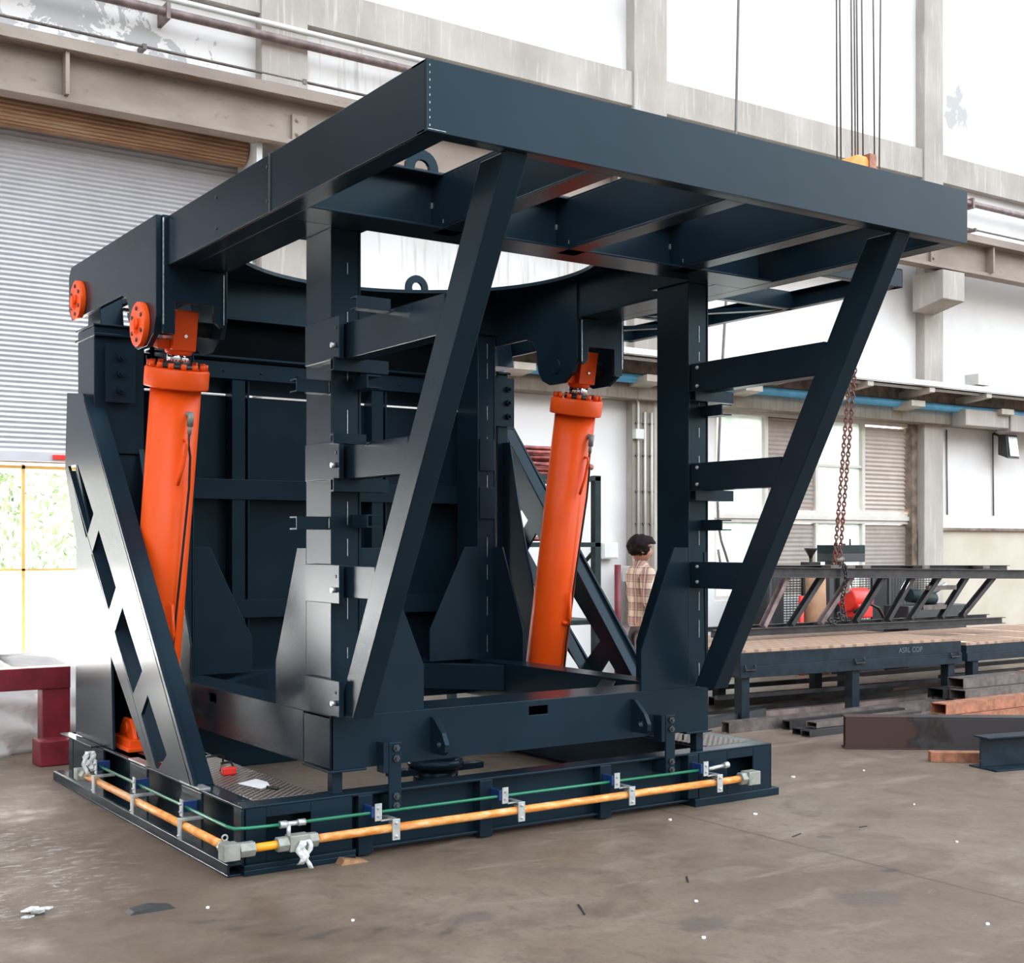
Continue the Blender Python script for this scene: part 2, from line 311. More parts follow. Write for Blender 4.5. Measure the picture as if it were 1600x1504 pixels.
    def bar(s, p0, p1, w, h, side=(0, 1, 0)):
        p0, p1 = V(p0), V(p1); d = (p1 - p0); L = d.length; d.normalize(); o = V(side); o = (o - d * o.dot(d)).normalized(); u = d.cross(o)
        mt = Matrix((d, o, u)).transposed().to_4x4(); mt.translation = p0; s.box(0, L, -w / 2, w / 2, -h / 2, h / 2, mt); return s
    def hexbolt(s, c, axis, r=0.018, h=0.014):
        ax = V(axis).normalized(); s.tube([V(c), V(c) + ax * h], r, 6); s.tube([V(c) + ax * h, V(c) + ax * h * 1.9], r * 0.5, 8); return s
ROOT = {}
def obj(name, b, mats, parent=None, bevel=0.0, local=False):
    """link the collected shapes as one mesh; world coordinates unless local"""
    bm = b.bm; bmesh.ops.recalc_face_normals(bm, faces=bm.faces)
    if parent is not None and not local:
        bmesh.ops.transform(bm, matrix=ROOT[parent.name].inverted(), verts=bm.verts)
    me = bpy.data.meshes.new(name); bm.to_mesh(me); bm.free(); o = bpy.data.objects.new(name, me); COL.objects.link(o)
    for m in ([mats] if isinstance(mats, str) else mats): me.materials.append(M[m])
    if parent is not None: o.parent = parent; ROOT[o.name] = ROOT[parent.name]
    else: ROOT[o.name] = Matrix.Identity(4)
    if bevel:
        md = o.modifiers.new('bevel', 'BEVEL'); md.width = bevel; md.segments = 2; md.limit_method = 'ANGLE'; md.angle_limit = math.radians(40)
    return o
def thing(name, label, cat, loc, group=None, rot=(0, 0, 0)):
    o = bpy.data.objects.new(name, None); COL.objects.link(o); o.empty_display_size = 0.1; o.location = loc; o.rotation_euler = rot
    o['label'] = label; o['category'] = cat
    if group: o['group'] = group
    ROOT[o.name] = Matrix.Translation(V(loc)) @ Euler(rot).to_matrix().to_4x4(); return o
def tag(o, label, cat, group=None, kind=None):
    o['label'] = label; o['category'] = cat
    if group: o['group'] = group
    if kind: o['kind'] = kind
    return o
def anchor(o):
    """move a one-mesh thing's origin to its own base centre"""
    me = o.data; xs = [v.co for v in me.vertices]; c = V(((min(v.x for v in xs) + max(v.x for v in xs)) / 2, (min(v.y for v in xs) + max(v.y for v in xs)) / 2, min(v.z for v in xs)))
    me.transform(Matrix.Translation(-c)); o.location = c; return o
def one(name, b, mats, label, cat, group=None, bevel=0.0): return tag(anchor(obj(name, b, mats, None, bevel)), label, cat, group)
def struct(name, b, mats, bevel=0.0):
    o = obj(name, b, mats, None, bevel); o['kind'] = 'structure'; return o
def kids(o): return [c for c in COL.objects if c.parent == o]
def copy_tree(o, parent=None):
    c = o.copy(); COL.objects.link(c); c.parent = parent
    for ch in kids(o): copy_tree(ch, c)
    return c
def circ(cx, cy, r, n, a0=0.0): return [(cx + r * math.cos(a0 + 2 * PI * k / n), cy + r * math.sin(a0 + 2 * PI * k / n)) for k in range(n)]

# ------------------------------------------------------------------ the hall
WY = 6.5
b = B().box(-16, 30, -22, 6.8, -0.2, 0.0); struct('floor', b, 'floor')
b = B().box(-40, 50, 6.8, 60, -0.2, -0.02); struct('ground', b, 'yard_ground')
b = B()
b.box(-16, 2.85, WY, WY + .3, 5.55, 22.0); b.box(2.85, 9.3, WY, WY + .3, 0, 22.0); b.box(9.3, 13.4, WY, WY + .3, 3.46, 22.0)
b.box(9.3, 13.4, WY, WY + .3, 0, 0.9); b.box(13.4, 30, WY, WY + .3, 1.88, 22.0); b.box(-16, -4.5, WY, WY + .3, 0, 5.55)
struct('wall_back', b, 'plaster')
b = B().box(13.4, 30, WY - .04, WY + .26, 0, 1.86); struct('wall_back_lower', b, 'cream')
b = B().box(13.84, 30, WY - .10, WY, 1.86, 1.90); struct('trim_1', b, 'old_brown_wood')
b = B()                                                           # concrete columns and bond beam
for x0, x1 in ((2.84, 3.36), (7.80, 8.34), (13.40, 13.84)): b.box(x0, x1, WY - .16, WY, 0, 22)
struct('trim_2', b, 'concrete', 0.01)
b = B().box(-16, 30, WY - .13, WY, 7.12, 7.54); struct('trim_3', b, 'concrete')
b = B().box(3.4, 30, WY - .3, WY, 3.44, 3.98); struct('trim_4', b, 'stained', 0.01); struct('trim_12', B().box(7.76, 8.12, WY - .168, WY - .161, 0, 3.44), 'stained')
b = B().box(13.85, 14.9, WY - .55, WY - .3, 3.42, 3.66).box(14.95, 30, WY - .55, WY - .3, 3.38, 3.64); struct('trim_5', b, 'concrete', 0.01)
b = B()                                                           # corbels under the crane girder
b.prism([(5.80, 5.62), (6.34, 5.62), (6.34, 5.08), (5.80, 5.20)], 'x', 13.12, 13.62); b.prism([(5.72, 5.60), (6.34, 5.60), (6.34, 5.0), (5.72, 5.18)], 'x', 2.95, 3.5); b.prism([(5.72, 5.60), (6.34, 5.60), (6.34, 5.0), (5.72, 5.18)], 'x', 7.8, 8.4)
struct('trim_6', b, 'concrete', 0.01)
# door_1: roller shutter, coil and the sheeted gate below
def slat(z0, z1, pitch, y, amp):
    pts = []; n = int(round((z1 - z0) / pitch)); h = []
    for i in range(n):
        for k in range(6):
            t = i + k / 6.0; h.append((y - amp * (0.5 + 0.5 * math.cos(2 * PI * k / 6.0)), z0 + t * pitch))
    return h
b = B(); pr = slat(2.52, 5.547, 0.0473, WY + .02, 0.016); b.prism(pr + [(WY + .05, 5.547), (WY + .05, 2.52)], 'x', -4.5, 2.85); b.box(-4.5, 2.85, WY + .03, WY + .28, 5.50, 5.56); struct('door_1', b, 'shutter_steel')
b = B().box(-4.5, 2.85, WY - .03, WY + .05, 2.43, 2.52); struct('trim_7', b, 'shutter_steel')
one('red_handle_bar', B().box(0.78, 1.45, WY - .055, WY - .03, 2.455, 2.495), 'bright_red', 'small red bar on the bottom rail of the roller shutter', 'handle')
b = B(); ring_ = []
for k in range(192):
    an = 2 * PI * k / 192; r = 0.142 + 0.018 * abs(math.sin(an * 12)); ring_.append((6.31 + r * math.cos(an), 5.64 + r * math.sin(an)))
b.prism(ring_, 'x', -4.5, 2.62)
t = thing('shutter_coil', 'rusty brown ribbed roller drum above the grey shutter', 'shutter', (-0.9, 6.31, 5.45))
obj('drum', b, 'coil', t); b = B().box(2.64, 2.70, 6.0, 6.49, 5.28, 5.78).box(2.70, 2.78, 6.44, 6.49, 2.4, 5.78); obj('end_bracket', b, 'cabinet', t)
b = B()
for x in (-3.5, -1.5, 0.52): b.box(x, x + .03, WY + .05, WY + .08, 0, 2.40)
b.box(-4.5, 2.85, WY + .05, WY + .08, 2.36, 2.39); b.box(-4.5, 2.85, WY + .05, WY + .08, 1.40, 1.42); struct('door_2', b, 'gate_frame')
b = B().box(-4.5, 2.8, WY + .085, WY + .095, 0.02, 1.40); struct('trim_8', b, 'white_sheet')
b = B().box(-5.0, 3.3, WY + .055, 8.3, 2.42, 2.52); struct('sun_block_slab', b, 'beige_grey')      # unseen slab added to keep sun out of the upper gate opening
# windows and louvres
def pane(i, x0, x1, z0, z1):
    o = struct('window_%d' % i, B().box(x0, x1, WY + .12, WY + .13, z0, z1), 'frosted_glass'); return o
pane(1, 9.40, 10.30, 2.12, 3.42); pane(2, 9.40, 10.30, 0.95, 1.95); pane(3, 11.36, 12.28, 2.78, 3.42); pane(4, 11.36, 12.28, 2.12, 2.76); pane(5, 11.36, 12.28, 0.95, 1.95)
b = B()
for x in (9.34, 10.30, 11.30, 12.28): b.box(x, x + .06, WY + .06, WY + .16, 0.9, 3.46)
for z in (0.9, 1.95, 2.05, 3.40): b.box(9.3, 13.4, WY + .05, WY + .17, z, z + .06)
b.box(11.36, 12.28, WY + .07, WY + .15, 2.755, 2.79); b.box(9.3, 13.4, WY + .02, WY + .05, 2.0, 2.06); struct('trim_9', b, 'window_frame_paint')
for i, (x0, x1, z0, z1, m, amp) in enumerate(((10.37, 11.29, 0.96, 1.94, 'louvre_brown', .006), (10.37, 11.29, 2.12, 3.40, 'louvre_brown', .008), (12.35, 13.28, 0.96, 1.94, 'louvre_brown', .006), (12.35, 13.25, 2.12, 3.38, 'louvre_pale', .03))):
    pr = slat(z0, z1, (z1 - z0) / round((z1 - z0) / 0.062), WY + .10, amp); b = B().prism(pr + [(WY + .15, z1), (WY + .15, z0)], 'x', x0, x1); struct('window_%d' % (6 + i), b, m)
struct('trim_10', B().box(13.28, 13.40, WY - .03, WY + .2, 0.9, 3.46), 'old_brown_wood')
# crane runway girder on the corbels
t = thing('crane_runway_girder', 'long brown-grey steel crane girder high along the wall', 'girder', (5.0, 5.95, 5.62))
obj('top_flange', B().box(-8, 28, 5.76, 6.16, 6.10, 6.20), 'girder', t); obj('rail', B().box(-8, 28, 5.88, 6.02, 6.20, 6.25), 'brown_rail', t)
obj('web', B().box(-8, 28, 5.94, 5.98, 5.71, 6.10), 'girder', t); obj('bottom_flange', B().box(-8, 28, 5.86, 6.06, 5.66, 5.71), 'girder', t)
for x in (-2.4, 0.72, 3.9, 5.6, 7.1, 9.2, 11.2, 14.3, 16.2): obj('stiffener', B().box(x, x + .035, 5.80, 5.94, 5.71, 6.10), 'girder', t)
for x in (2.98, 12.98): b = B().box(x, x + .16, 5.90, 5.94, 5.72, 5.98).hexbolt((x + .05, 5.9, 5.78), (0, -1, 0), .02).hexbolt((x + .05, 5.9, 5.92), (0, -1, 0), .02); obj('splice_plate', b, 'girder', t)
# pipes and conduits on the wall
def wallpipe(y, z, r, m, label, name='wall_pipe', x0=-8, x1=28, brk=None):
    t = thing(name, label, 'pipe', ((x0 + x1) / 2, y, z - r)); obj('pipe', B().tube([(x0, y, z), (x1, y, z)], r, 10), m, t)
    if brk:
        for x in brk: obj('clamp', B().box(x, x + .04, y - r * 1.3, WY - .001, z - r * 1.8, z + r * 1.8), m, t)
wallpipe(6.28, 6.86, .045, 'brown_rail', 'rusty brown pipe along the wall below the concrete beam', brk=(1.8, 5, 8.1, 11, 14.4))
wallpipe(6.34, 7.02, .03, 'cabinet', 'pale thin pipe just above the rusty brown wall pipe', x1=14)
wallpipe(6.35, 6.50, .014, 'mill_steel', 'thin grey conduit above the crane girder', 'thin_conduit', brk=(0.2, 1.6, 3.3, 5, 14.6))
wallpipe(6.10, 3.67, .055, 'blue_conduit', 'blue pipe running along the brackets under the eave', 'blue_pipe', x0=5.4)
obj_ = one('blue_downpipe', B().tube([(3.46, 6.38, 3.9), (3.46, 6.38, 5.6)], .07, 12), 'blue_conduit', 'blue vertical pipe on the wall seen through the frame opening', 'pipe')
for x, lb in ((5.66, 'beside the rear right post of the frame'), (7.6, 'by the concrete column with conduits'), (9.25, 'above the leftmost window'), (10.86, 'second from left above the windows'), (12.5, 'above the pale louvre'), (14.6, 'at the far right by the floodlight')): one('pipe_bracket', B().prism([(5.86, 3.62), (6.20, 3.58), (6.20, 3.66), (5.86, 3.70)], 'x', x, x + .3), 'beige_grey', 'pale bracket arm carrying the blue pipe, ' + lb, 'bracket', 'blue pipe brackets')
t = thing('eave_canopy', 'narrow brown boarded eave with pale metal edge strips above the blue pipe', 'canopy', (14, 5.9, 3.8))
obj('board', B().prism([(5.66, 3.90), (6.22, 3.99), (6.22, 4.02), (5.66, 3.93)], 'x', 5.2, 28), 'old_brown_wood', t)
obj('back_board', B().box(5.2, 28, 6.17, 6.19, 3.75, 3.97), 'old_brown_wood', t)
obj('edge_strip', B().box(5.2, 28, 5.60, 5.65, 3.88, 3.95).box(5.2, 28, 5.75, 5.79, 3.84, 3.87), 'cabinet', t)
for x in (6.4, 9.9, 11.3, 12.6, 13.9): obj('rafter', B().prism([(5.63, 3.80), (6.2, 3.74), (6.2, 3.84), (5.63, 3.86)], 'x', x, x + .12), 'beige_grey', t)
one('junction_box', B().box(13.75, 14.03, 5.66, 5.9, 3.985, 4.15), 'cabinet', 'pale grey metal box standing on the eave', 'box', bevel=.006)
for i, x in enumerate((7.84, 7.95, 8.06)):
    lab = ('pale conduit on the concrete column, carrying a small square box', 'middle pale conduit on the concrete column', 'rightmost pale conduit on the concrete column')[i]
    t = thing('vertical_conduit', lab, 'conduit', (x, 6.31, 1.7)); obj('pipe', B().tube([(x, 6.315, 1.7), (x, 6.315, 3.30 if i else 3.42)] + ([(x - .06, 6.315, 3.5), (7.0, 6.25, 3.42)] if i == 0 else []), .017, 8), 'cabinet', t)
    for z in (1.9, 2.3, 2.75, 3.15): obj('clip', B().box(x - .035, x + .035, 6.305, 6.338, z, z + .018), 'mill_steel', t)
    if i == 0: obj('box', B().box(x - .08, x + .05, 6.26, 6.335, 2.96, 3.08), 'cabinet', t)
t = thing('wall_switch_box', 'white electrical box on the white wall left of the concrete column', 'box', (7.44, 6.4, 1.49)); obj('case', B().box(7.32, 7.56, 6.36, 6.499, 1.47, 1.67), 'cabinet', t, .008); obj('lid', B().box(7.335, 7.545, 6.35, 6.36, 1.485, 1.655), 'cabinet', t, .004)
one('trunking_box', B().box(7.60, 7.86, 6.2, 6.33, 1.19, 1.38), 'cabinet', 'grey trunking box at the foot of the conduits', 'box', bevel=.006)
one('brown_door_leaf', B().box(7.62, 7.80, 6.2, 6.3, 0, 1.19), 'old_brown_wood', 'narrow brown board under the grey trunking box', 'board')
one('red_post', B().tube([(7.42, 6.2, 0), (7.42, 6.2, 1.40)], .04, 12), 'red_paint', 'slim dark red post by the white wall switch box', 'post')
t = thing('wall_floodlight', 'dark floodlight on the white wall below the eave at far right', 'lamp', (15.3, 6.3, 3.0))
obj('housing', B().prism([(6.12, 2.98), (6.30, 3.05), (6.30, 3.36), (6.16, 3.36)], 'x', 15.12, 15.42), 'charcoal_paint', t, .01); obj('lens', B().prism([(6.10, 3.02), (6.115, 3.02), (6.155, 3.32), (6.14, 3.32)], 'x', 15.16, 15.38), 'galvanised', t); obj('arm', B().tube([(15.27, 6.25, 3.3), (15.27, 6.48, 3.4)], .02, 8), 'wire', t)
for x, lb in ((14.1, 'thin grey cable down the right white wall, beside the concrete column'), (15.25, 'thin grey cable down the right white wall, by the floodlight')): one('wall_cable', B().tube([(x, 6.48, 3.4), (x + .02, 6.48, 2.1)], .012, 6), 'wire', lb, 'cable', 'cables on the right wall')
# trees in the yard
for ti, (tx, ty, h, lab) in enumerate(((-1.2, 11.5, 3.6, 'pale green sunlit tree beyond the gate, leftmost'), (1.7, 12.5, 4.2, 'pale green sunlit tree beyond the gate, nearest the shutter end'), (0.4, 15.0, 3.4, 'faint green bush behind the two trees beyond the gate'))):
    t = thing('yard_tree', lab, 'tree', (tx, ty, 0)); obj('trunk', B().tube([(tx, ty, -.02), (tx + .1, ty, 1.2), (tx, ty, 2.2)], .09, 8, r1=.04), 'bark', t)
    b = B()
    for k in range(1500):
        u = V((random.gauss(0, 1), random.gauss(0, 1), random.gauss(0, 1))).normalized() * random.random() ** 0.4
        c = V((tx + u.x * 1.6, ty + u.y * 1.2, h * 0.55 + u.z * h * 0.42)); s_ = random.uniform(.04, .09); e = Euler((random.random() * 6, random.random() * 6, random.random() * 6)).to_matrix()
        vs = [b.bm.verts.new(c + e @ V(p) * s_) for p in ((-1, 0, 0), (0, -.45, .1), (1, 0, 0), (0, .45, .1))]; b._face(vs)
    obj('foliage', b, 'leaf', t)

# ------------------------------------------------------------------ steel base of the machine
BV = 0.004
base_ = thing('steel_base_frame', 'low dark navy welded steel base frame on the floor carrying the big tilting machine', 'machine base', (1.85, 1.5, 0))
b = B()                                                           # front beam: corner boxes with windows, recessed web between
def boxhole(b, x0, x1, hx0, hx1, hz0, hz1, y0=0.0, y1=0.14, zt=0.335):
    b.box(x0, hx0, y0, y0 + .012, 0.03, zt); b.box(hx1, x1, y0, y0 + .012, 0.03, zt); b.box(hx0, hx1, y0, y0 + .012, 0.03, hz0); b.box(hx0, hx1, y0, y0 + .012, hz1, zt)
    b.box(x0, x0 + .012, y0, y1, 0.03, zt); b.box(x1 - .012, x1, y0, y1, 0.03, zt); b.box(x0, x1, y1 - .01, y1, 0.03, zt)
boxhole(b, 0.012, 0.62, 0.13, 0.376, 0.15, 0.275); boxhole(b, 3.05, 3.70, 3.30, 3.53, 0.13, 0.27)
b.box(0.62, 3.05, 0.07, 0.085, 0.03, 0.325); b.box(0.0, 3.70, 0.0, 0.15, 0.325, 0.34); b.box(0.62, 3.05, 0.02, 0.15, 0.03, 0.045); b.box(0.0, 0.62, -.03, 0.15, 0.0, 0.03); b.box(3.0, 3.74, -.03, 0.15, 0.0, 0.05); b.box(0.0, 0.62, -.03, -.02, .03, .055)
obj('front_beam', b, 'navy', base_, BV)
for x in (0.65, 1.41, 2.265, 2.965): obj('beam_rib', B().box(x, x + .085, -.002, .07, 0.01 if x != 2.965 else .05, 0.328), 'navy', base_, BV)
b = B().box(0.10, 0.115, 0.14, 3.0, 0.03, 0.325).box(0.0, 0.12, 0.15, 3.08, 0.325, 0.34).box(0.0, 0.11, 0.15, 3.0, 0.03, 0.045)
b.box(-.06, 0.01, 2.35, 3.08, 0.335, 0.345); obj('left_beam', b, 'navy', base_, BV)
for y0, y1 in ((2.28, 2.96), (1.43, 1.74), (0.55, 0.85), (0.0, 0.013)):
    obj('side_plate', B().box(-.002, 0.012, y0, y1, 0.045, 0.325), 'navy', base_, BV)
    if y1 > .1 and y1 < 2.9: obj('pad_strip', B().box(-.012, 0.05, y0, y1, 0.3405, 0.349), 'galvanised', base_)
obj('bottom_angle', B().box(-.075, 0.0, 0.0, 3.2, 0.0, 0.012).box(-.075, -.063, 0.0, 3.2, 0.012, 0.065).box(-.063, 0.0, 0.0, 3.2, .053, .065), 'navy', base_, BV)
obj('inner_beam', B().box(0.46, 0.475, 0.15, 3.0, 0.03, 0.33).box(0.40, 0.475, 1.62, 3.0, .33, .34), 'navy', base_, BV)
obj('deck_strip', B().box(0.02, 0.47, 1.60, 3.0, 0.328, 0.34), 'navy', base_, BV)
obj('right_beam', B().box(3.69, 3.70, 0.0, 3.0, 0.03, 0.335).box(3.225, 3.24, 0.15, 3.0, 0.03, 0.33).box(3.60, 3.70, 0.15, 3.0, 0.33, 0.34).box(3.225, 3.70, 1.25, 3.0, .329, .34), 'navy', base_, BV)
obj('rear_beam', B().box(0.0, 3.70, 2.98, 3.08, 0.0, 0.34), 'navy', base_, BV)
for x0, x1, y1, hx, hy in ((0.115, 0.465, 1.60, .30, 1.30), (3.245, 3.60, 1.25, 3.30, .42)):
    p = obj('checker_plate', B().box(x0, x1, 0.13, y1, 0.333, 0.343), 'checker', base_, .002)
    obj('lift_handle', B().tube([(hx, hy, .343), (hx, hy, .375), (hx + .02, hy, .385), (hx + .11, hy + .03, .385), (hx + .13, hy + .03, .375), (hx + .13, hy + .03, .343)], .007, 8), 'black_rubber', p)
# socket ring on the slab inside the frame
obj('socket_ring', B().ring((1.9, 1.3, .20), (0, 0, 1), .16, .03, 28, 8).tube([(1.9, 1.3, 0), (1.9, 1.3, .19)], .15, 24).box(1.55, 2.25, 1.25, 1.35, .14, .18), 'navy', base_)
for s_ in (0, 1):                                                 # pivot columns, side plates and lattice braces, left and right
    mx = (lambda x: 3.70 - x) if s_ else (lambda x: x)
    def bx(b, x0, x1, *r): return b.box(min(mx(x0), mx(x1)), max(mx(x0), mx(x1)), *r)
    b = B()
    if not s_: bx(b, .04, .38, 2.62, 3.0, 2.26, 3.11); bx(b, .06, .36, 2.64, 2.98, .34, 2.26); bx(b, .03, .39, 2.58, 3.04, 3.04, 3.06); bx(b, .03, .39, 2.60, 3.02, 3.11, 3.125)
    else: bx(b, .335, .44, 2.60, 3.0, .34, 3.02); bx(b, .32, .45, 2.58, 3.02, 3.02, 3.04)
    c = obj('pivot_column', b, 'navy', base_, .006)
    b = B(); X0, X1 = (.10, .30) if not s_ else (.30, .48); bx(b, X0, X1, 2.565, 2.58, 2.60, 2.99)
    for z in (2.68, 2.79, 2.90): b.hexbolt((mx((X0 + X1) / 2 - .03 * s_), 2.565, z), (0, -1, 0), .026, .03)
    obj('bolted_plate', b, 'navy', c)
    b = B(); bx(b, -.004, .04, 2.74, 2.84, 2.48, 2.56) if not s_ else None
    if not s_: obj('cable_box', b, 'charcoal_paint', c, .004)
    else: b.bm.free()
    obj('column_hinge', B().prism([(2.80, 3.12), (3.12, 3.12), (3.08, 3.40), (2.97, 3.46), (2.86, 3.40)], 'x', mx(.14), mx(.30)), 'navy', base_, BV)
    obj('column_gusset', B().prism([(2.62, 2.30), (2.62, .34), (1.95, .34), (1.95, .80)], 'x', .34, .38) if not s_ else B().prism([(2.95, 2.47), (2.50, 2.47), (2.38, 1.97), (2.20, 1.40), (1.95, .34), (2.95, .34)], 'x', 3.31, 3.325), 'navy', base_, BV)
    obj('column_side_plate', B().prism([(2.955, .345), (2.12, .345), (2.17, 1.02), (2.50, 1.55), (2.955, 2.26)], 'x', .012, .03), 'navy', base_, BV) if not s_ else None
    sy = .33 if s_ else 0.0
    b = B()
    outer = [(2.70, 2.64), (3.08, 2.70), (3.19, 2.19), (3.13, 2.19), (2.90, 1.68), (1.37, .35), (0.62, .345)]
    outer = [(2.70, 2.66), (3.08, 2.70), (3.13, 2.17), (2.88, 1.70), (2.18, 1.02), (1.37, .35), (0.62, .345)]
    holes = [[(3.05, 2.19), (2.82, 2.19), (2.46, 1.85), (2.62, 1.69)], [(2.345, 1.74), (1.985, 1.38), (2.14, 1.22), (2.50, 1.58)], [(1.855, 1.26), (1.485, .90), (1.65, .75), (2.01, 1.10)], [(1.385, .765), (1.06, .46), (1.20, .36), (1.24, .36), (1.50, .64)]]
    b.plate([(y + sy, z) for y, z in outer], [[(y + sy, z) for y, z in h] for h in holes], 'x', mx(-.012), mx(.008)); obj('lattice_brace', b, 'navy', base_, .002)
    p0, p1 = V((0, 2.66 + sy, 2.63)), V((0, .66 + sy, .352)); n_ = V((0, p1.z - p0.z, -(p1.y - p0.y))).normalized()
    b = B()
    for q0, q1, o in ((p0, p1, -.012), (V((0, 3.04 + sy, 2.14)), V((0, 1.34 + sy, .38)), .03)): bx_ = [(q0.y + n_.y * o, q0.z + n_.z * o), (q1.y + n_.y * o, q1.z + n_.z * o if o < 0 else q1.z), (q1.y + n_.y * (o - .014), q1.z + n_.z * (o - .014) if o < 0 else q1.z), (q0.y + n_.y * (o - .014), q0.z + n_.z * (o - .014))]; b.prism(bx_, 'x', mx(-.012), mx(.115))
    obj('brace_flange', b, 'navy', base_, .002)

# fixed piping round the base
def brk(b, p, d, o):
    pass
b = B().tube([(-.10, 2.30, .165), (-.10, -.06, .165)], .022, 14); obj('return_pipe', b, 'pipe', base_)
b = B().tube([(.22, -.10, .158), (3.36, -.10, .158)], .022, 14); obj('return_pipe', b, 'pipe', base_)
obj('pipe_joint', B().tube([(.0, -.10, .155), (.22, -.10, .157)], .021, 14), 'yellow_pipe', base_)
b = B().box(-.148, -.065, -.14, -.06, .115, .195); b.tube([(-.06, -.10, .155), (.02, -.10, .155)], .04, 6); b.tube([(-.10, -.055, .16), (-.10, 0, .16)], .036, 6); b.ring((-.13, -.1, .225), (0, 1, 0), .014, .005, 12, 6); obj('elbow_fitting', b, 'fitting_grey', base_, .004)
b = B().box(.20, .31, -.135, -.065, .115, .195).tube([(.14, -.1, .155), (.20, -.1, .155)], .04, 6).tube([(.31, -.1, .157), (.36, -.1, .157)], .04, 6); obj('union_fitting', b, 'fitting_grey', base_, .004)
b = B().box(3.36, 3.46, -.14, -.06, .115, .20).tube([(3.31, -.1, .158), (3.36, -.1, .158)], .042, 6); obj('end_fitting', b, 'fitting_grey', base_, .004)
b = B().tube([(-.10, 2.30, .165), (-.10, 2.38, .165)], .036, 6).box(-.14, -.06, 2.38, 2.46, .13, .20); obj('end_fitting', b, 'fitting_grey', base_, .004)
b = B().tube([(-.07, 2.2, .25), (-.07, 0.02, .25), (-.06, -.05, .25), (0.0, -.07, .25), (.20, -.07, .245)], .0085, 10).tube([(.28, -.07, .245), (3.16, -.07, .24)], .0085, 10); obj('green_pressure_tube', b, 'green_tube', base_)
b = B().tube([(.17, -.07, .245), (.21, -.07, .245)], .020, 6).tube([(.21, -.07, .245), (.27, -.07, .245)], .013, 8).tube([(.27, -.07, .245), (.31, -.07, .245)], .018, 6).tube([(.22, -.07, .245), (.21, -.09, .19)], .012, 8); obj('tube_coupling', b, 'galvanised', base_)
b = B().tube([(3.07, -.07, .24), (3.20, -.075, .25)], .012, 8).tube([(3.20, -.075, .25), (3.235, -.076, .253)], .02, 10); obj('tube_end_valve', b, 'galvanised', base_)
for x in (.70, 1.50, 2.30, 3.01):                                 # clamps on the front run
    c = obj('tube_clamp', B().box(x - .022, x, -.094, -.003, .222, .28), 'blue_plastic', base_, .003)
    b = B().box(x - .005, x + .035, -.10, -.094, .205, .295).hexbolt((x + .015, -.10, .23), (0, -1, 0), .008, .006).hexbolt((x + .015, -.10, .27), (0, -1, 0), .008, .006).box(x + .03, x + .09, -.10, -.09, .20, .208); obj('clamp_cover', b, 'galvanised', c)
    b = B().box(x + .08, x + .125, -.135, -.125, .10, .21).box(x + .085, x + .12, -.125, -.075, .18, .19).box(x + .085, x + .12, -.13, -.002, .195, .21).hexbolt((x + .102, -.135, .12), (0, -1, 0), .009, .006).hexbolt((x + .102, -.135, .19), (0, -1, 0), .009, .006); obj('pipe_clamp', b, 'galvanised', base_, .002)
for y in (2.13, 1.38, .60):                                       # clamps on the left run
    c = obj('tube_clamp', B().box(-.094, -.003, y, y + .022, .222, .28), 'blue_plastic', base_, .003)
    b = B().box(-.10, -.094, y - .03, y + .01, .205, .295).hexbolt((-.10, y - .01, .23), (-1, 0, 0), .008, .006).hexbolt((-.10, y - .01, .27), (-1, 0, 0), .008, .006); obj('clamp_cover', b, 'galvanised', c)
    b = B().box(-.135, -.125, y - .10, y - .055, .10, .21).box(-.13, -.002, y - .095, y - .06, .195, .21).hexbolt((-.135, y - .078, .12), (-1, 0, 0), .009, .006); obj('pipe_clamp', b, 'galvanised', base_, .002)
for x in (.80, 2.73):                                             # transport tie plates
    p = obj('tie_plate', B().box(x, x + .075, -.060, -.045, .235, .60), 'navy', base_, BV)
    obj('tie_spacer', B().box(x - .03, x + .0, -.055, .02, .44, .60), 'navy', p); obj('tie_spacer', B().box(x + .0, x + .06, -.045, .07, .24, .32), 'navy', p)
    for z in (.265, .315, .515, .57): obj('bolt', B().hexbolt((x + .04, -.060, z), (0, -1, 0), .020, .014), 'charcoal_paint', p)
for x, y in ((.52, .045), (3.075, .045)): obj('rest_stub', B().box(x, x + .06, y, y + .06, .34, .462), 'navy', base_, BV)

# ------------------------------------------------------------------ tilting frame
T = thing('tilting_frame', 'huge dark navy steel tilting frame with overhanging top canopy and slanted front braces', 'machine', (1.85, 1.4, .46))
YF = 0.02
b = B().box(.50, 3.155, YF, YF + .012, .47, .745).box(.50, 3.155, YF, .36, .735, .75).box(.50, 3.155, .345, .36, .47, .74).box(.50, 3.155, YF, .36, .47, .48)
b2 = B()
b2.bm.free()
# front face plate with the rectangular hand hole
b = B(); b.plate([(.50, .47), (3.155, .47), (3.155, .75), (.50, .75)], [[(1.76, .665), (1.895, .665), (1.895, .715), (1.76, .715)]], 'y', YF, YF + .014)
b.box(.50, 3.155, YF + .014, .36, .736, .75).box(.50, 3.155, .345, .36, .47, .736).box(.50, 3.155, YF + .014, .345, .47, .48); obj('ring_front_beam', b, 'navy', T, .003)
b = B(); b.plate([(YF, .47), (2.80, .47), (2.80, .75), (YF, .75)], [[(1.62, .66), (1.75, .66), (1.75, .715), (1.62, .715)]], 'x', .50, .514)
b.box(.514, .74, .36, 2.80, .736, .75).box(.726, .74, .36, 2.60, .47, .736).box(.514, .726, .36, 2.8, .47, .48); obj('ring_left_beam', b, 'navy', T, .003)
obj('ring_right_beam', B().box(2.95, 3.155, .36, 2.80, .47, .75), 'navy', T, .003)
obj('ring_rear_beam', B().box(.74, 2.95, 2.60, 2.80, .47, .75), 'navy', T, .003)
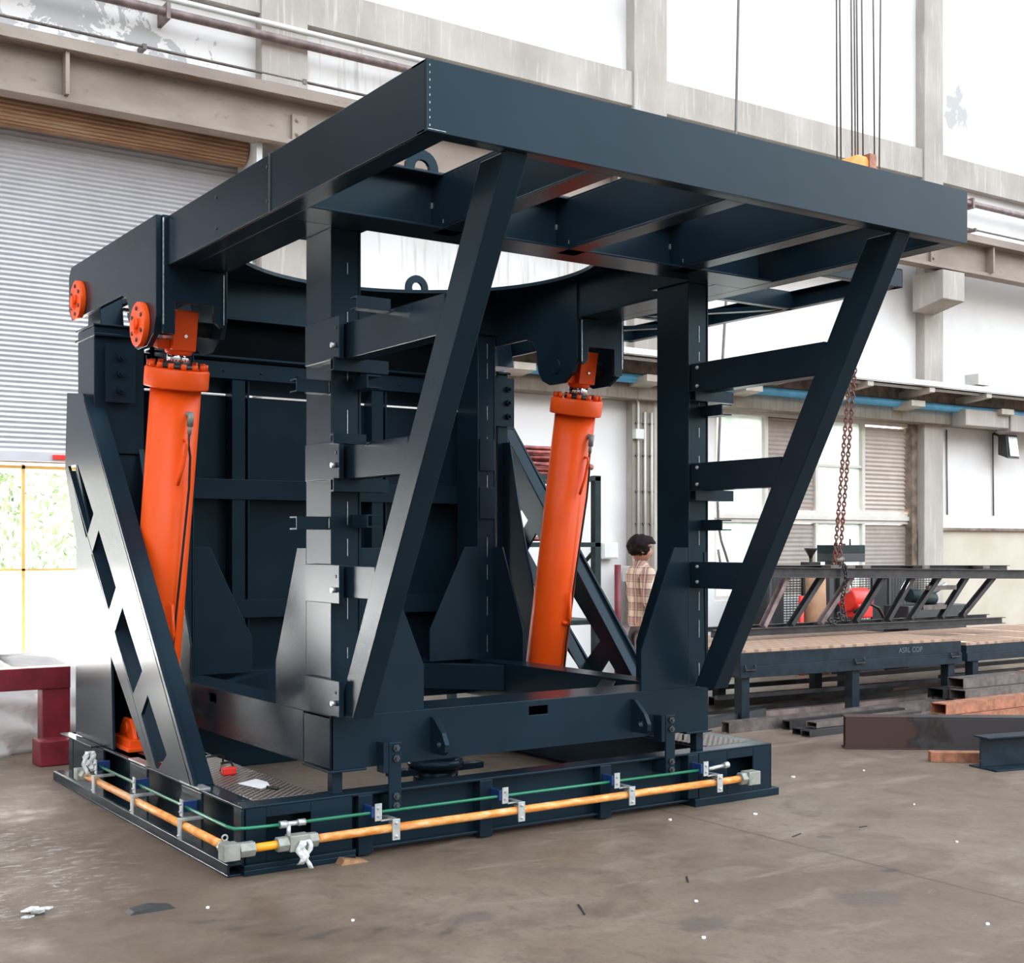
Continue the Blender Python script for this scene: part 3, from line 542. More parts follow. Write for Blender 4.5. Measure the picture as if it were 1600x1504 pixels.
for p0, p1 in (((2.55, .34), (2.98, .80)), ((1.15, .34), (.72, .80)), ((.72, 2.05), (1.25, 2.65)), ((2.97, 2.05), (2.45, 2.65))): obj('corner_brace', B().bar((p0[0], p0[1], .64), (p1[0], p1[1], .64), .10, .19, (0, 1, 0)), 'navy', T, .003)
for x in (.485, 2.955): obj('foot_plate', B().box(x, x + .215, .0, .34, .458, .47), 'navy', T, .003)
for x0, x1 in ((.50, .675), (2.985, 3.155)):                       # four corner posts
    for y0 in (YF, 2.47):
        y1 = y0 + .30; h = 3.30
        b = B().box(x0, x0 + .012, y0, y1, .75, h).box(x1 - .012, x1, y0, y1, .75, h).box(x0 + .012, x1 - .012, y0 + .006, y0 + .02, .75, h).box(x0 + .012, x1 - .012, y1 - .02, y1 - .006, .75, h)
        p = obj('corner_post', b, 'navy', T, .003)
        b = B(); xc = (x0 + x1) / 2 + .01; z = .80
        while z < 3.2:
            L = random.uniform(.05, .16); b.box(xc - .002, xc + .002, y0 + .0025, y0 + .008, z, z + L); z += L + random.uniform(.02, .22)
        obj('weld_seam', b, 'weld', p)
        if y0 > 1:
            for z in (2.48, 2.1): obj('slot_plate', B().box(x0 + .02, x1 - .01, y0 - .008, y0 + .005, z - .25, z), 'navy', p, .003)
def gus(x0, x1, w, y): return [(x1, .75), (x0, .75), (x0, .99), (x1 - w, 1.63), (x1, 1.63)]
obj('gusset_plate', B().prism(gus(1.06, .675, -.12, 0), 'y', YF, YF + .014), 'navy', T, .002)
obj('gusset_plate', B().prism(gus(2.60, 2.985, .115, 0), 'y', YF, YF + .014), 'navy', T, .002)
obj('gusset_plate', B().prism(gus(2.55, 2.985, .115, 0), 'y', 2.47, 2.484), 'navy', T, .002)
obj('gusset_plate', B().prism(gus(1.10, .675, -.115, 0), 'y', 2.47, 2.484), 'navy', T, .002)
for x in (.50, 3.141): obj('gusset_plate', B().prism(gus(.72, .32, -.115, 0), 'x', x, x + .014), 'navy', T, .002); obj('gusset_plate', B().prism(gus(2.07, 2.47, .115, 0), 'x', x, x + .014), 'navy', T, .002)
obj('gusset_plate', B().prism([(3.141, .75), (3.141, 1.6), (3.12, 1.6)], 'y', YF, YF + .01), 'navy', T)
ARM = ((2.60, 2.785), (1.985, 2.16), (1.375, 1.54))
for xi, x in enumerate((.515, 3.0)):
    # slanted front brace: tall box section leaning toward the viewer
    d = V((0, -1.40 + 0.03, 3.30 - .75)).normalized()
    b = B().prism([(-.02, .76), (-.20, .76), (-1.585, 3.30), (-1.385, 3.30)], 'x', x, x + .115); obj('slanted_brace', b, 'navy', T, .006)
    for z0, z1 in ARM:
        ye = -.03 - (z0 - .75) / 2.55 * 1.37 - .06; obj('brace_arm', B().box(x + .004, x + .105, ye, .02, z0, z1), 'navy', T, .004)
        # small open clip channels on the arm
    if xi == 0:
        for z0, z1 in ((2.60, 2.82), (1.985, 2.18), (1.345, 1.545), (.765, .95)):
            p = obj('side_bracket', B().box(.47, .498, -.133, .27, z0, z1), 'navy', T, .003)
            obj('bolt', B().tube([(.47, -.085, z0 + .07), (.447, -.085, z0 + .07)], .014, 10), 'galvanised', p); obj('bolt', B().tube([(.47, -.095, z1 - .06), (.467, -.095, z1 - .06)], .009, 8), 'black_rubber', p)
    else:
        for z0, z1 in ARM: obj('bolt', B().hexbolt((3.0, -.05, z0 + .04), (-1, 0, 0), .012, .008).hexbolt((3.0, -.05, z1 - .03), (-1, 0, 0), .012, .008), 'galvanised', T)
    xo = x - .04
    for c0, c1, o in (((xo + .30, -.10, 2.575), (xo - .02, -.10, 2.575), (0, 1, 0)), ((xo + .30, -.10, 1.955), (xo - .02, -.10, 1.955), (0, 1, 0)), ((x - .02, .04, 2.47), (x - .20, .04, 2.47), (0, 1, 0)), ((x - .02, .04, 1.76), (x - .20, .04, 1.76), (0, 1, 0)), ((x + .10, .03, 2.49), (x + .10, -.16, 2.49), (1, 0, 0)), ((x + .10, .03, 1.77), (x + .10, -.16, 1.77), (1, 0, 0))):
        if xi and c0[0] < x and c1[0] < x: continue
        obj('clip_channel', B().channel(c0, c1, .068, .085, .008, o), 'navy', T)
    if xi == 0:
        obj('clip_channel', B().channel((.51, -.60, 2.80), (.33, -.60, 2.80), .06, .07, .006, (0, 1, 0)), 'navy', T); obj('clip_channel', B().channel((.51, -.35, 2.17), (.33, -.35, 2.17), .05, .07, .006, (0, 1, 0)), 'navy', T)
# canopy
ZT, ZB = 3.59, 3.30
b = B().box(.11, 3.55, -1.62, -1.605, ZB, ZT).box(.11, 3.55, -1.605, -1.54, ZB, ZB + .012).box(.11, 3.55, -1.605, -1.50, ZT - .012, ZT).box(.108, .112, -1.6215, -1.614, ZB, ZT); obj('canopy_front_beam', b, 'navy', T, .003)
b = B(); z = ZB + .02
while z < ZT - .03: b.box(.122, .125, -1.6215, -1.619, z, z + .008); z += .03
b.box(.115, .20, -1.6215, -1.62, ZB + .008, ZB + .010); obj('weld_seam', b, 'weld', T)
for s_ in (0, 1):
    mx = (lambda x: 3.66 - x) if s_ else (lambda x: x)
    def bx(b, x0, x1, *r): return b.box(min(mx(x0), mx(x1)), max(mx(x0), mx(x1)), *r)
    b = B(); bx(b, .11, .122, -1.605, 1.40, ZB, ZT); bx(b, .122, .235, -1.54, 1.40, ZB, ZB + .012); bx(b, .122, .235, -1.54, 1.40, ZT - .012, ZT); obj('canopy_side_beam', b, 'navy', T, .003)
    b = B(); bx(b, .235, .48, -.02, 1.40, ZB, ZB + .012); bx(b, .30, .48, 1.4, 2.85, ZB - .01, ZB + .012); bx(b, .466, .478, -.02, 2.85, ZB + .012, ZT); obj('inner_side_beam', b, 'navy', T, .003)
    b = B(); bx(b, .104, .112, -.10, -.085, ZB, ZT); [b.tube([(mx(.109), y, z), (mx(.105), y, z)], .008, 8) for y in (-.06, .62) for z in (3.36, 3.53)]; obj('splice_marks', b, 'charcoal_paint', T)
    # hinge side plates
    out = [(1.42, 3.60), (3.20, 3.60), (3.26, 3.54), (3.26, 3.30), (3.18, 3.22), (2.06, 3.22), (1.98, 3.19), (1.93, 3.12), (1.90, 2.95), (1.85, 2.88), (1.76, 2.84), (1.58, 2.84), (1.47, 2.90), (1.42, 3.0)]
    pl = obj('hinge_plate', B().prism(out, 'x', mx(.05), mx(.085)), 'navy', T, .004)
    obj('hinge_plate', B().prism(out, 'x', mx(.465), mx(.495)), 'navy', T, .004)
    # front plate of the clevis with square notch
    outp = [(.085, 3.60), (.085, 2.90), (.16, 2.90), (.16, 3.09), (.40, 3.09), (.40, 3.0), (.44, 2.96), (.465, 2.96), (.465, 3.60)]
    obj('clevis_plate', B().prism([(mx(x), z) for x, z in outp], 'y', 1.40, 1.43), 'navy', T, .003)
    obj('weld_seam', B().box(mx(.086) - .004, mx(.086) + .004, 1.395, 1.40, 2.95, 3.58).box(mx(.462) - .003, mx(.462) + .003, 1.395, 1.40, 2.98, 3.28), 'weld', T)
    for yy, zz in ((2.97, 3.33), (1.66, 2.98)):
        if not s_:
            c = obj('pin_cover', B().tube([(.05, yy, zz), (.012, yy, zz)], .135, 36), 'orange_paint', T, .004)
            for k in range(6): an = PI / 6 + k * PI / 3; obj('bolt', B().tube([(.0125, yy + .095 * math.cos(an), zz + .095 * math.sin(an)), (.006, yy + .095 * math.cos(an), zz + .095 * math.sin(an))], .013, 8), 'black_rubber', c)
            obj('cover_rib', B().tube([(.012, yy, zz), (-.004, yy, zz)], .035, 16).box(-.01, .012, yy - .012, yy + .012, zz - .06, zz + .03), 'orange_paint', c)
        else: pass
    if s_: obj('pin_end', B().ring((mx(.497), 1.67, 2.97), (1, 0, 0), .05, .007, 24, 8).tube([(mx(.495), 1.67, 2.97), (mx(.505), 1.67, 2.97)], .045, 20), 'navy', T)
    obj('hinge_pin', B().tube([(mx(.06), 1.66, 2.98), (mx(.49), 1.66, 2.98)], .05, 20), 'charcoal_paint', T); obj('hinge_pin', B().tube([(mx(.06), 2.97, 3.33), (mx(.49), 2.97, 3.33)], .05, 20), 'charcoal_paint', T)
b = B()                                                           # I-section cross beam over the front posts
b.box(.235, 3.42, -.16, -.148, ZB + .012, ZT - .012).box(.235, 3.42, -.28, -.02, ZB, ZB + .012).box(.235, 3.42, -.28, -.02, ZT - .012, ZT); obj('canopy_cross_beam', b, 'navy', T, .003)
for x in (1.0, 1.82, 2.67):
    p = obj('canopy_joist', B().box(x, x + .012, -1.605, -.16, ZB + .012, ZT - .012).box(x, x + .13, -1.54, -.16, ZB, ZB + .012).box(x, x + .13, -1.5, -.16, ZT - .012, ZT), 'navy', T, .003)
    obj('weld_seam', B().box(x - .004, x - .001, -.285, -.282, ZB + .03, ZB + .05).box(x - .006, x, -.172, -.160, ZB + .02, ZB + .04).box(x - .006, x, -.172, -.160, ZB + .13, ZB + .16), 'weld', p)
for x in (.49, 2.975): obj('post_head', B().box(x - .01, x + .20, -.02, .36, 3.30, 3.55), 'navy', T, .003); obj('post_head', B().box(x - .01, x + .20, 2.45, 2.80, 3.30, 3.55), 'navy', T, .003)
out = [(.478, -.02), (3.182, -.02), (3.182, 2.85), (.478, 2.85)]
obj('canopy_top_plate', B().plate(out, [circ(1.83, 1.40, 1.21, 64)], 'z', ZT - .03, ZT - .005), 'navy', T)
b = B().box(.495, 3.165, 2.80, 2.812, 3.27, 3.56).box(.495, 3.165, 2.76, 2.80, 3.27, 3.285); obj('canopy_rear_beam', b, 'navy', T, .003)
for x, y, z in ((.95, -.14, ZT), (2.52, 2.62, ZT - .005)):
    b = B().plate([(x - .10, z)] + [(x + .10 * math.cos(PI - k * PI / 12), z + .05 + .10 * math.sin(PI - k * PI / 12)) for k in range(13)] + [(x + .10, z)], [circ(x, z + .05, .045, 14)], 'y', y - .012, y + .012); obj('lifting_eye', b, 'navy', T, .002)
# right-hand side wing of the canopy
obj('wing_beam', B().channel((4.25, -.62, 3.36), (4.25, 2.1, 3.36), .12, .06, .008, (-1, 0, 0)), 'navy', T, .002)
for y in (-.62, .30, 1.15, 2.05): obj('wing_arm', B().channel((3.54, y, 3.36), (4.25, y, 3.36), .12, .06, .008, (0, 1, 0)), 'navy', T, .002)
for y in (.30, 1.15): obj('wing_arm', B().bar((3.56, y + .9, 3.32), (4.24, y + .05, 3.32), .06, .03, (0, 1, 0)), 'navy', T)
# towing lugs on the lower ring
for x in (1.10, 2.52):
    pts = [(.0, .51), (.0, .71), (-.03, .705), (-.12, .63), (-.155, .57), (-.15, .53), (-.12, .51)]
    obj('towing_lug', B().plate([(y + YF, z) for y, z in pts], [circ(-.09 + YF, .57, .022, 12)], 'x', x, x + .03), 'navy', T, .003)
# back panel with stiffeners
P_ = obj('back_panel', B().box(.45, 3.10, 2.92, 2.93, .45, 2.735).box(.45, 3.10, 2.92, 2.93, 2.75, 3.0), 'navy', T); obj('shade_strip', B().box(.50, 3.15, 2.86, 2.87, 2.99, 3.50), 'shade_black', T)  # black strip stands in for the deep shade between panel and rear beam
for x in (1.08, 2.22): obj('upright_stiffener', B().box(x, x + .012, 2.80, 2.92, .8, 2.84).box(x, x + .10, 2.79, 2.80, .8, 2.84).box(x + .125, x + .137, 2.80, 2.92, .8, 2.84), 'navy', P_, .002)
for z0, z1 in ((1.975, 2.12), (1.115, 1.25)): obj('level_channel', B().box(.45, 3.10, 2.78, 2.79, z0, z1).box(.45, 3.10, 2.79, 2.92, z1 - .01, z1).box(.45, 3.10, 2.79, 2.92, z0, z0 + .01), 'navy', P_, .002)
b = B().box(.45, 3.10, 2.78, 2.80, 2.845, 2.965).box(.45, 3.10, 2.74, 2.80, 2.985, 3.0)
for k in range(9): b.hexbolt((.72 + k * .29, 2.78, 2.90), (0, -1, 0), .011, .006)
obj('top_rail', b, 'navy', P_, .002)

# ------------------------------------------------------------------ hydraulic cylinders
th = math.atan2(.55, 2.51)
C1 = thing('hydraulic_cylinder', 'left bright orange hydraulic cylinder, beside the orange pin covers and lattice brace', 'hydraulic cylinder', (.285, 2.21, .47), 'orange hydraulic cylinders', rot=(th, 0, 0))
obj('barrel', B().lathe([(.10, .09), (.14, .11), (.155, .14), (.155, 2.22)], n=48), 'orange_paint', C1, local=True)
fl = obj('flange', B().lathe([(.17, 2.20), (.195, 2.205), (.197, 2.215), (.197, 2.315), (.19, 2.325), (.10, 2.325)], n=48), 'orange_paint', C1, local=True)
for k in range(14): an = k * 2 * PI / 14 + .1; obj('bolt', B().tube([(.168 * math.cos(an), .168 * math.sin(an), 2.325), (.168 * math.cos(an), .168 * math.sin(an), 2.362)], .017, 10), 'orange_paint', fl, local=True)
obj('gland_nut', B().lathe([(.10, 2.325), (.10, 2.35), (.07, 2.352)], n=24), 'charcoal_paint', C1, local=True)
obj('piston_rod', B().tube([(0, 0, 2.34), (0, 0, 2.43)], .072, 28), 'chrome', C1, local=True)
b = B().lathe([(.075, 2.41), (.085, 2.42), (.085, 2.45)], n=24).box(-.075, .075, -.10, .10, 2.44, 2.68); b.box(-.15, -.075, -.05, .04, 2.44, 2.50); re_ = obj('rod_eye', b, 'orange_paint', C1, .006, local=True)
obj('grease_nipple', B().tube([(.0, -.10, 2.53), (.0, -.112, 2.53)], .011, 12), 'chrome', re_, local=True)
b = B().tube([(-.07, 0, 0), (.07, 0, 0)], .10, 24).box(-.07, .07, -.08, .08, 0, .12); obj('base_eye', b, 'orange_paint', C1, .004, local=True)
R_ = Matrix.Rotation(-th, 4, 'X')
b = B(); b.box(-.20, .19, -.20, .20, -.105, -.06, R_); b.box(-.22, .21, -.23, .23, -.128, -.105, R_)
for x in (-.16, -.09, .075, .145): b.prism([(-.15, -.06), (.15, -.06), (.12, .0), (.06, .06), (-.06, .06), (-.12, .0)], 'x', x, x + .025, R_)
b.tube([R_ @ V((-.17, 0, 0)), R_ @ V((.18, 0, 0))], .035, 16); obj('foot_clevis', b, 'orange_paint', C1, .003, local=True)
an = math.radians(-77); px, py = .155 * math.cos(an), .155 * math.sin(an); ox, oy = math.cos(an), math.sin(an)
obj('port_fitting', B().tube([(px - ox * .02, py - oy * .02, 2.06), (px + ox * .035, py + oy * .035, 2.06)], .02, 6).tube([(px + ox * .03, py + oy * .03, 2.075), (px + ox * .03, py + oy * .03, 1.99)], .02, 6).tube([(px + ox * .03, py + oy * .03, 2.0), (px + ox * .03, py + oy * .03, 1.94)], .013, 8), 'fitting_grey', C1, local=True)
q = lambda a_, r_, z_: (r_ * math.cos(math.radians(a_)), r_ * math.sin(math.radians(a_)), z_)
obj('hydraulic_hose', B().tube([q(-77, .185, 1.96), q(-77, .185, 1.88), q(-72, .19, 1.80), q(-69, .19, 1.6), q(-70, .18, 1.2), q(-73, .175, .8), q(-75, .175, .45), q(-75, .19, .2)], .008, 8), 'black_rubber', C1, local=True)
b = B().tube([q(-82, .15, 1.90), q(-82, .19, 1.90), q(-82, .195, 1.86), q(-86, .195, 1.74), q(-93, .185, 1.62)], .010, 8).tube([q(-82, .155, .62), q(-82, .20, .62), q(-80, .20, .66), q(-86, .185, .86)], .012, 8).tube([q(-92, .15, .62), q(-78, .185, .62)], .016, 8); obj('steel_tube', b, 'orange_paint', C1, local=True)
C2 = copy_tree(C1); C2.location = (3.395, 2.17, .47); C2.rotation_euler = (math.atan2(.50, 2.51), 0, 0)
C2['label'] = 'right orange hydraulic cylinder, standing in front of the rack of red rods'

# ------------------------------------------------------------------ small things on and by the base
def rel(o): return o
b = B(); b.prism([(.226, .60), (.361, .671), (.375, .55), (.34, .432), (.27, .39)], 'z', .3432, .3455); one('paper_sheet', b, 'white_paper', 'torn white sheet of paper lying on the left checker plate', 'paper')
t = thing('tape_measure', 'small red and black hand tool on the left checker plate', 'tool', (.27, .90, .3432)); obj('case', B().box(.25, .33, .87, .92, .3432, .385), 'bright_red', t, .008); obj('grip', B().tube([(.255, .93, .36), (.265, .94, .405), (.32, .935, .405), (.335, .925, .37)], .007, 8), 'black_rubber', t)
one('marker_pen', B().tube([(.30, .38, .352), (.33, .30, .352)], .008, 8), 'black_rubber', 'black pen lying beside the white paper', 'pen')
def rag(name, c, lab):
    b = B(); cx, cy, cz = c
    for k in range(4):
        pts = []; x = cx + random.uniform(-.03, .03); w = random.uniform(.008, .018); L = random.uniform(.09, .17)
        vs = []
        for i in range(7):
            zz = cz - L * i / 6; xx = x + .012 * math.sin(i * 1.3 + k); yy = cy + .008 * math.cos(i * 1.7 + k)
            vs.append((b.bm.verts.new((xx - w, yy, zz)), b.bm.verts.new((xx + w, yy - .008, zz))))
        for i in range(6): b._face([vs[i][0], vs[i][1], vs[i + 1][1], vs[i + 1][0]], True)
    o = one(name, b, 'plastic_wrap', lab, 'plastic'); md = o.modifiers.new('s', 'SOLIDIFY'); md.thickness = .003; return o
rag('plastic_wrap', (.27, -.145, .17), 'torn clear plastic wrap hanging from the pipe union at the front corner')
rag('plastic_wrap', (-.11, 2.22, .335), 'crumpled white plastic at the rear end of the left pipe')
one('wood_wedge', B().prism([(.50, 0), (.66, 0), (.52, .03)], 'y', -.10, .02), 'wood', 'brown wooden wedge pushed under the base near its front left corner', 'wedge')
b = B(); b.prism([(-.68, 0), (-.47, 0.0), (-.48, .006), (-.57, .022), (-.66, .012)], 'y', -.37, -.29); one('metal_offcut', b, 'charcoal_paint', 'bent black sheet offcut lying on the floor at front left', 'scrap')
b = B()
for k in range(9): an = random.random() * 6; r = random.uniform(.0, .07); b.prism([(-1.0 + r * math.cos(an) + .03 * math.cos(a2), -.13 + r * math.sin(an) + .02 * math.sin(a2)) for a2 in (0, 1.6, 3.3, 4.8)], 'z', .0 + .004 * k, .006 + .004 * k)
one('crumpled_wrapper', b, 'plastic_wrap', 'crumpled silvery wrapper on the floor at the far front left', 'wrapper')
sp = [(4.284, .362, .022), (3.16, -.39, .016), (2.621, -.222, .015), (1.55, -1.62, .011), (1.2, -2.05, .012), (3.55, -1.55, .011), (2.35, -2.6, .012), (4.9, .25, .010), (-.35, -.45, .010), (.1, -1.0, .009), (4.2, -.75, .010)]
for i, (x, y, r) in enumerate(sp):
    b = B(); pts = [(x + r * random.uniform(.6, 1) * math.cos(k * 1.05), y + r * random.uniform(.5, .9) * math.sin(k * 1.05)) for k in range(6)]; b.prism(pts, 'z', 0, .008); one('paper_scrap', b, 'white_paper', 'tiny white scrap lying loose on the workshop floor', 'scrap', 'white scraps on the floor')

for x, y, L, rz in ((2.9, -.95, .10, .3), (1.75, -1.35, .11, .9), (1.0, -1.5, .16, 1.1), (3.4, -1.0, .06, 0)):
    mt = Matrix.Translation((x, y, 0)) @ Matrix.Rotation(rz, 4, 'Z'); one('metal_sliver', B().box(0, L, 0, .008, 0, .004, mt), 'dark_steel', 'thin dark metal sliver lying on the open floor in front of the base', 'scrap', 'dark slivers on the floor')

# ------------------------------------------------------------------ left background: red steel frame and cloth heap
t = thing('red_steel_frame', 'dark red painted steel portal frame on the floor by the open door', 'steel frame', (-.3, 4.05, 0))
obj('top_beam', B().box(-4, .26, 3.97, 4.13, .555, .72), 'red_paint', t, .006); obj('upright', B().box(.05, .26, 3.98, 4.12, 0, .555), 'red_paint', t, .006); obj('foot_block', B().box(-.02, .30, 3.78, 4.0, 0, .19), 'red_paint', t, .01)
def heap(name, cx, cy, rx, ry, h, lab, seed):
    random.seed(seed); b = B(); n, m = 64, 22; ph = [random.random() * 6 for _ in range(10)]; rows = []
    for j in range(m + 1):
        v = j / m; row = []
        for i in range(n):
            an = 2 * PI * i / n; prof = math.cos(v * PI / 2) ** .55; zz = h * math.sin(v * PI / 2)
            f = 1 + .10 * math.sin(3 * an + ph[0] + 2 * v) + .08 * abs(math.sin(4 * an + ph[1] - 5 * v)) + .09 * abs(math.sin(7 * an + ph[2] + 8 * v)) - .09 * abs(math.sin(9 * v + ph[3] + 3 * an))
            row.append(b.bm.verts.new((cx + rx * prof * f * math.cos(an), cy + ry * prof * f * math.sin(an), max(0, zz * (1 + .10 * math.sin(5 * an + ph[4]) + .05 * abs(math.sin(9 * an + 9 * v)))))))
        rows.append(row)
    for j in range(m):
        for i in range(n): b._face([rows[j][i], rows[j][(i + 1) % n], rows[j + 1][(i + 1) % n], rows[j + 1][i]], True)
    b._face(list(reversed(rows[0]))); b._face(rows[-1]); return one(name, b, 'cloth_sack', lab, 'cloth')
heap('cloth_bundle', -.55, 4.8, .85, .45, .52, 'pale rumpled cloth bundle lying behind the red frame, nearest', 3)
heap('cloth_bundle', .15, 5.85, .95, .5, .60, 'pale cloth bundle standing above the red beam, further back', 5)

# ------------------------------------------------------------------ rack of red rods
t = thing('storage_rack', 'dark steel storage rack against the white wall, loaded with red rods', 'rack', (5.4, 5.0, 0))
for x in (4.6, 5.94): 
    for y in (4.75, 5.5): obj('upright', B().box(x, x + .08, y, y + .08, 0, 2.38), 'green_steel', t, .004)
for z in (2.32, 1.62, .8): obj('shelf', B().box(4.60, 6.02, 4.75, 5.58, z, z + .05), 'green_steel', t, .004)
obj('cross_tie', B().bar((5.98, 4.79, 1.6), (5.98, 5.54, 1.05), .03, .03).bar((5.98, 4.79, 1.0), (5.98, 5.54, 1.6), .03, .03).bar((4.64, 4.77, 1.7), (5.3, 4.77, 2.3), .03, .03), 'green_steel', t)
random.seed(11)
rod0 = None
for k in range(64):
    z = 2.385 + (k // 11) * .05 + random.uniform(0, .008); y = 4.80 + (k % 11) * .072; x0 = 4.66 + random.uniform(0, .12); L = random.uniform(1.05, 1.25)
    if rod0 is None:
        b = B().tube([(0, 0, 0), (.3, 0, .006), (.6, .01, 0), (1.1, 0, .006)], .02, 7).tube([(1.06, 0, 0), (1.12, 0, .0)], .03, 6).tube([(0, 0, 0), (.06, 0, .0)], .03, 6); rod0 = obj('steel_rod', b, 'rod'); o = rod0
    else: o = rod0.copy(); COL.objects.link(o)
    o.location = (x0, y, z); o.rotation_euler = (random.uniform(-1, 1), random.uniform(-.028, .028), random.uniform(-.12, .12)); tag(o, 'dusty red steel rod in the heap on top of the rack', 'rod', 'red rods on the rack')
for k in range(8):
    o = rod0.copy(); COL.objects.link(o); o.location = (4.68, 4.82 + .08 * k, 1.70 + random.uniform(0, .02)); o.rotation_euler = (0, 0, random.uniform(-.05, .05)); o.data = rod0.data; tag(o, 'reddish steel rod lying on the middle shelf of the rack', 'rod', 'rods on the middle shelf')
one('blue_crate', B().box(4.9, 5.5, 4.9, 5.4, .855, 1.15), 'blue_plastic', 'blue crate on the low shelf, glimpsed beside the right cylinder', 'crate')

# ------------------------------------------------------------------ worker
def skin_chain(name, verts, edges, mats, parent, sub=2):
    me = bpy.data.meshes.new(name); me.from_pydata([v[:3] for v in verts], edges, []); o = bpy.data.objects.new(name, me); COL.objects.link(o); o.parent = parent; ROOT[o.name] = ROOT[parent.name]
    sk = o.modifiers.new('skin', 'SKIN'); sk.use_smooth_shade = True; me.skin_vertices.new() if not me.skin_vertices else None
    for i, v in enumerate(verts):
        r = v[3]; me.skin_vertices[0].data[i].radius = r if isinstance(r, tuple) else (r, r)
    me.skin_vertices[0].data[0].use_root = True
    s2 = o.modifiers.new('sub', 'SUBSURF'); s2.levels = sub; s2.render_levels = sub
    for m in ([mats] if isinstance(mats, str) else mats): me.materials.append(M[m])
    return o
PX, PY = 5.27, 3.20
P = thing('person', 'dark-haired worker in a plaid shirt standing behind the machine, facing right', 'person', (PX, PY, 0), rot=(0, 0, math.radians(-112)))
# local frame: +Y is the facing direction, +X the right-hand side
body = [(0, 0, .95, (.155, .11)), (0, .005, 1.08, (.145, .10)), (0, .0, 1.22, (.165, .11)), (0, -.01, 1.36, (.17, .105)), (0, -.005, 1.44, (.10, .075)), (0, .005, 1.50, .052),
        (.18, 0, 1.385, .062), (.225, -.01, 1.12, .048), (.205, .13, .93, .036), (.19, .20, .90, .026), (-.18, 0, 1.385, .062), (-.225, -.01, 1.12, .048), (-.205, .13, .93, .036), (-.19, .20, .90, .026),
        (.09, 0, .86, .09), (.10, .01, .48, .062), (.105, -.02, .10, .045), (.11, .03, .05, .045), (.115, .13, .04, .035), (-.09, 0, .86, .09), (-.10, .01, .48, .062), (-.105, -.02, .10, .045), (-.11, .03, .05, .045), (-.115, .13, .04, .035)]
ed = [(0, 1), (1, 2), (2, 3), (3, 4), (4, 5), (3, 6), (6, 7), (7, 8), (8, 9), (3, 10), (10, 11), (11, 12), (12, 13), (0, 14), (14, 15), (15, 16), (16, 17), (17, 18), (0, 19), (19, 20), (20, 21), (21, 22), (22, 23)]
bo = skin_chain('body', body, ed, 'skin', P)
sh = [(0, 0, .84, (.185, .14)), (0, 0, .98, (.172, .125)), (0, .005, 1.10, (.165, .118)), (0, .0, 1.24, (.182, .125)), (0, -.01, 1.37, (.18, .118)), (0, -.01, 1.44, (.12, .09)), (0, -.008, 1.515, (.062, .062)), (.18, 0, 1.385, .078), (.235, -.01, 1.12, .062), (.212, .12, .95, .05), (-.18, 0, 1.385, .078), (-.235, -.01, 1.12, .062), (-.212, .12, .95, .05)]
skin_chain('plaid_shirt', sh, [(0, 1), (1, 2), (2, 3), (3, 4), (4, 5), (5, 6), (4, 7), (7, 8), (8, 9), (4, 10), (10, 11), (11, 12)], 'plaid', P)
tr = [(0, 0, .90, (.165, .125)), (.09, 0, .82, .105), (.10, .01, .48, .078), (.105, -.01, .10, .065), (-.09, 0, .82, .105), (-.10, .01, .48, .078), (-.105, -.01, .10, .065)]
skin_chain('trousers', tr, [(0, 1), (1, 2), (2, 3), (0, 4), (4, 5), (5, 6)], 'trousers', P)
for sx_ in (1, -1):
    for k in range(4): skin_chain('hand', [(sx_ * (.19 + .0), .20, .90, .022), (sx_ * (.17 + .016 * k), .245, .895, .010), (sx_ * (.168 + .017 * k), .275 + .004 * (k in (1, 2)), .88, .0085), (sx_ * (.168 + .017 * k), .285, .855, .0075)], [(0, 1), (1, 2), (2, 3)], 'skin', P, 1)
    skin_chain('hand', [(sx_ * .18, .205, .90, .020), (sx_ * .155, .225, .895, .0105), (sx_ * .145, .25, .885, .009)], [(0, 1), (1, 2)], 'skin', P, 1)
def head_mesh():
    bm = bmesh.new(); bmesh.ops.create_uvsphere(bm, u_segments=32, v_segments=24, radius=1)
    for v in bm.verts:
        x, y, z = v.co; w = .074 * (1 - .20 * max(0, -z)); yy = y * (.098 if y < 0 else .093) + (.010 if z < -.2 and y > .3 else 0); zz = z * .118
        if y > .80 and -.3 < z < .12 and abs(x) < .24: yy += .022 * (1 - abs(x) / .24)              # nose
        if y > .75 and .1 < z < .3 and .15 < abs(x) < .6: yy -= .006                                 # eye sockets
        v.co = (x * w, yy, zz + 1.60)
    b = B(); b.bm.free(); b.bm = bm
    for f in bm.faces: f.smooth = True
    for s_ in (1, -1): b.ring((s_ * .076, -.005, 1.595), (1, .3 * s_, 0), .022, .009, 14, 6); b.ring((s_ * .03, .088, 1.625), (0, 1, 0), .006, .005, 10, 6)
    b.tube([(-.022, .098, 1.548), (0, .102, 1.546), (.022, .098, 1.548)], .006, 6); return b
obj('head', head_mesh(), 'skin', P, local=True)
bm = bmesh.new(); bmesh.ops.create_uvsphere(bm, u_segments=40, v_segments=28, radius=1); random.seed(2)
for v in bm.verts:
    x, y, z = v.co; cut = z < -.05 and y > -.1 + .5 * (-z); wv_ = 1 + .035 * math.sin(14 * x + 9 * z) + .03 * math.sin(11 * y - 8 * z)
    v.co = (x * .097 * wv_, -.012 + y * .124 * wv_ + (.03 if z > .1 and y > .5 else 0), 1.632 + z * .112 * wv_)
dl = [f for f in bm.faces if (f.calc_center_median().y > .055 and f.calc_center_median().z < 1.655) or f.calc_center_median().z < 1.548]; bmesh.ops.delete(bm, geom=dl, context='FACES')
for f in bm.faces: f.smooth = True
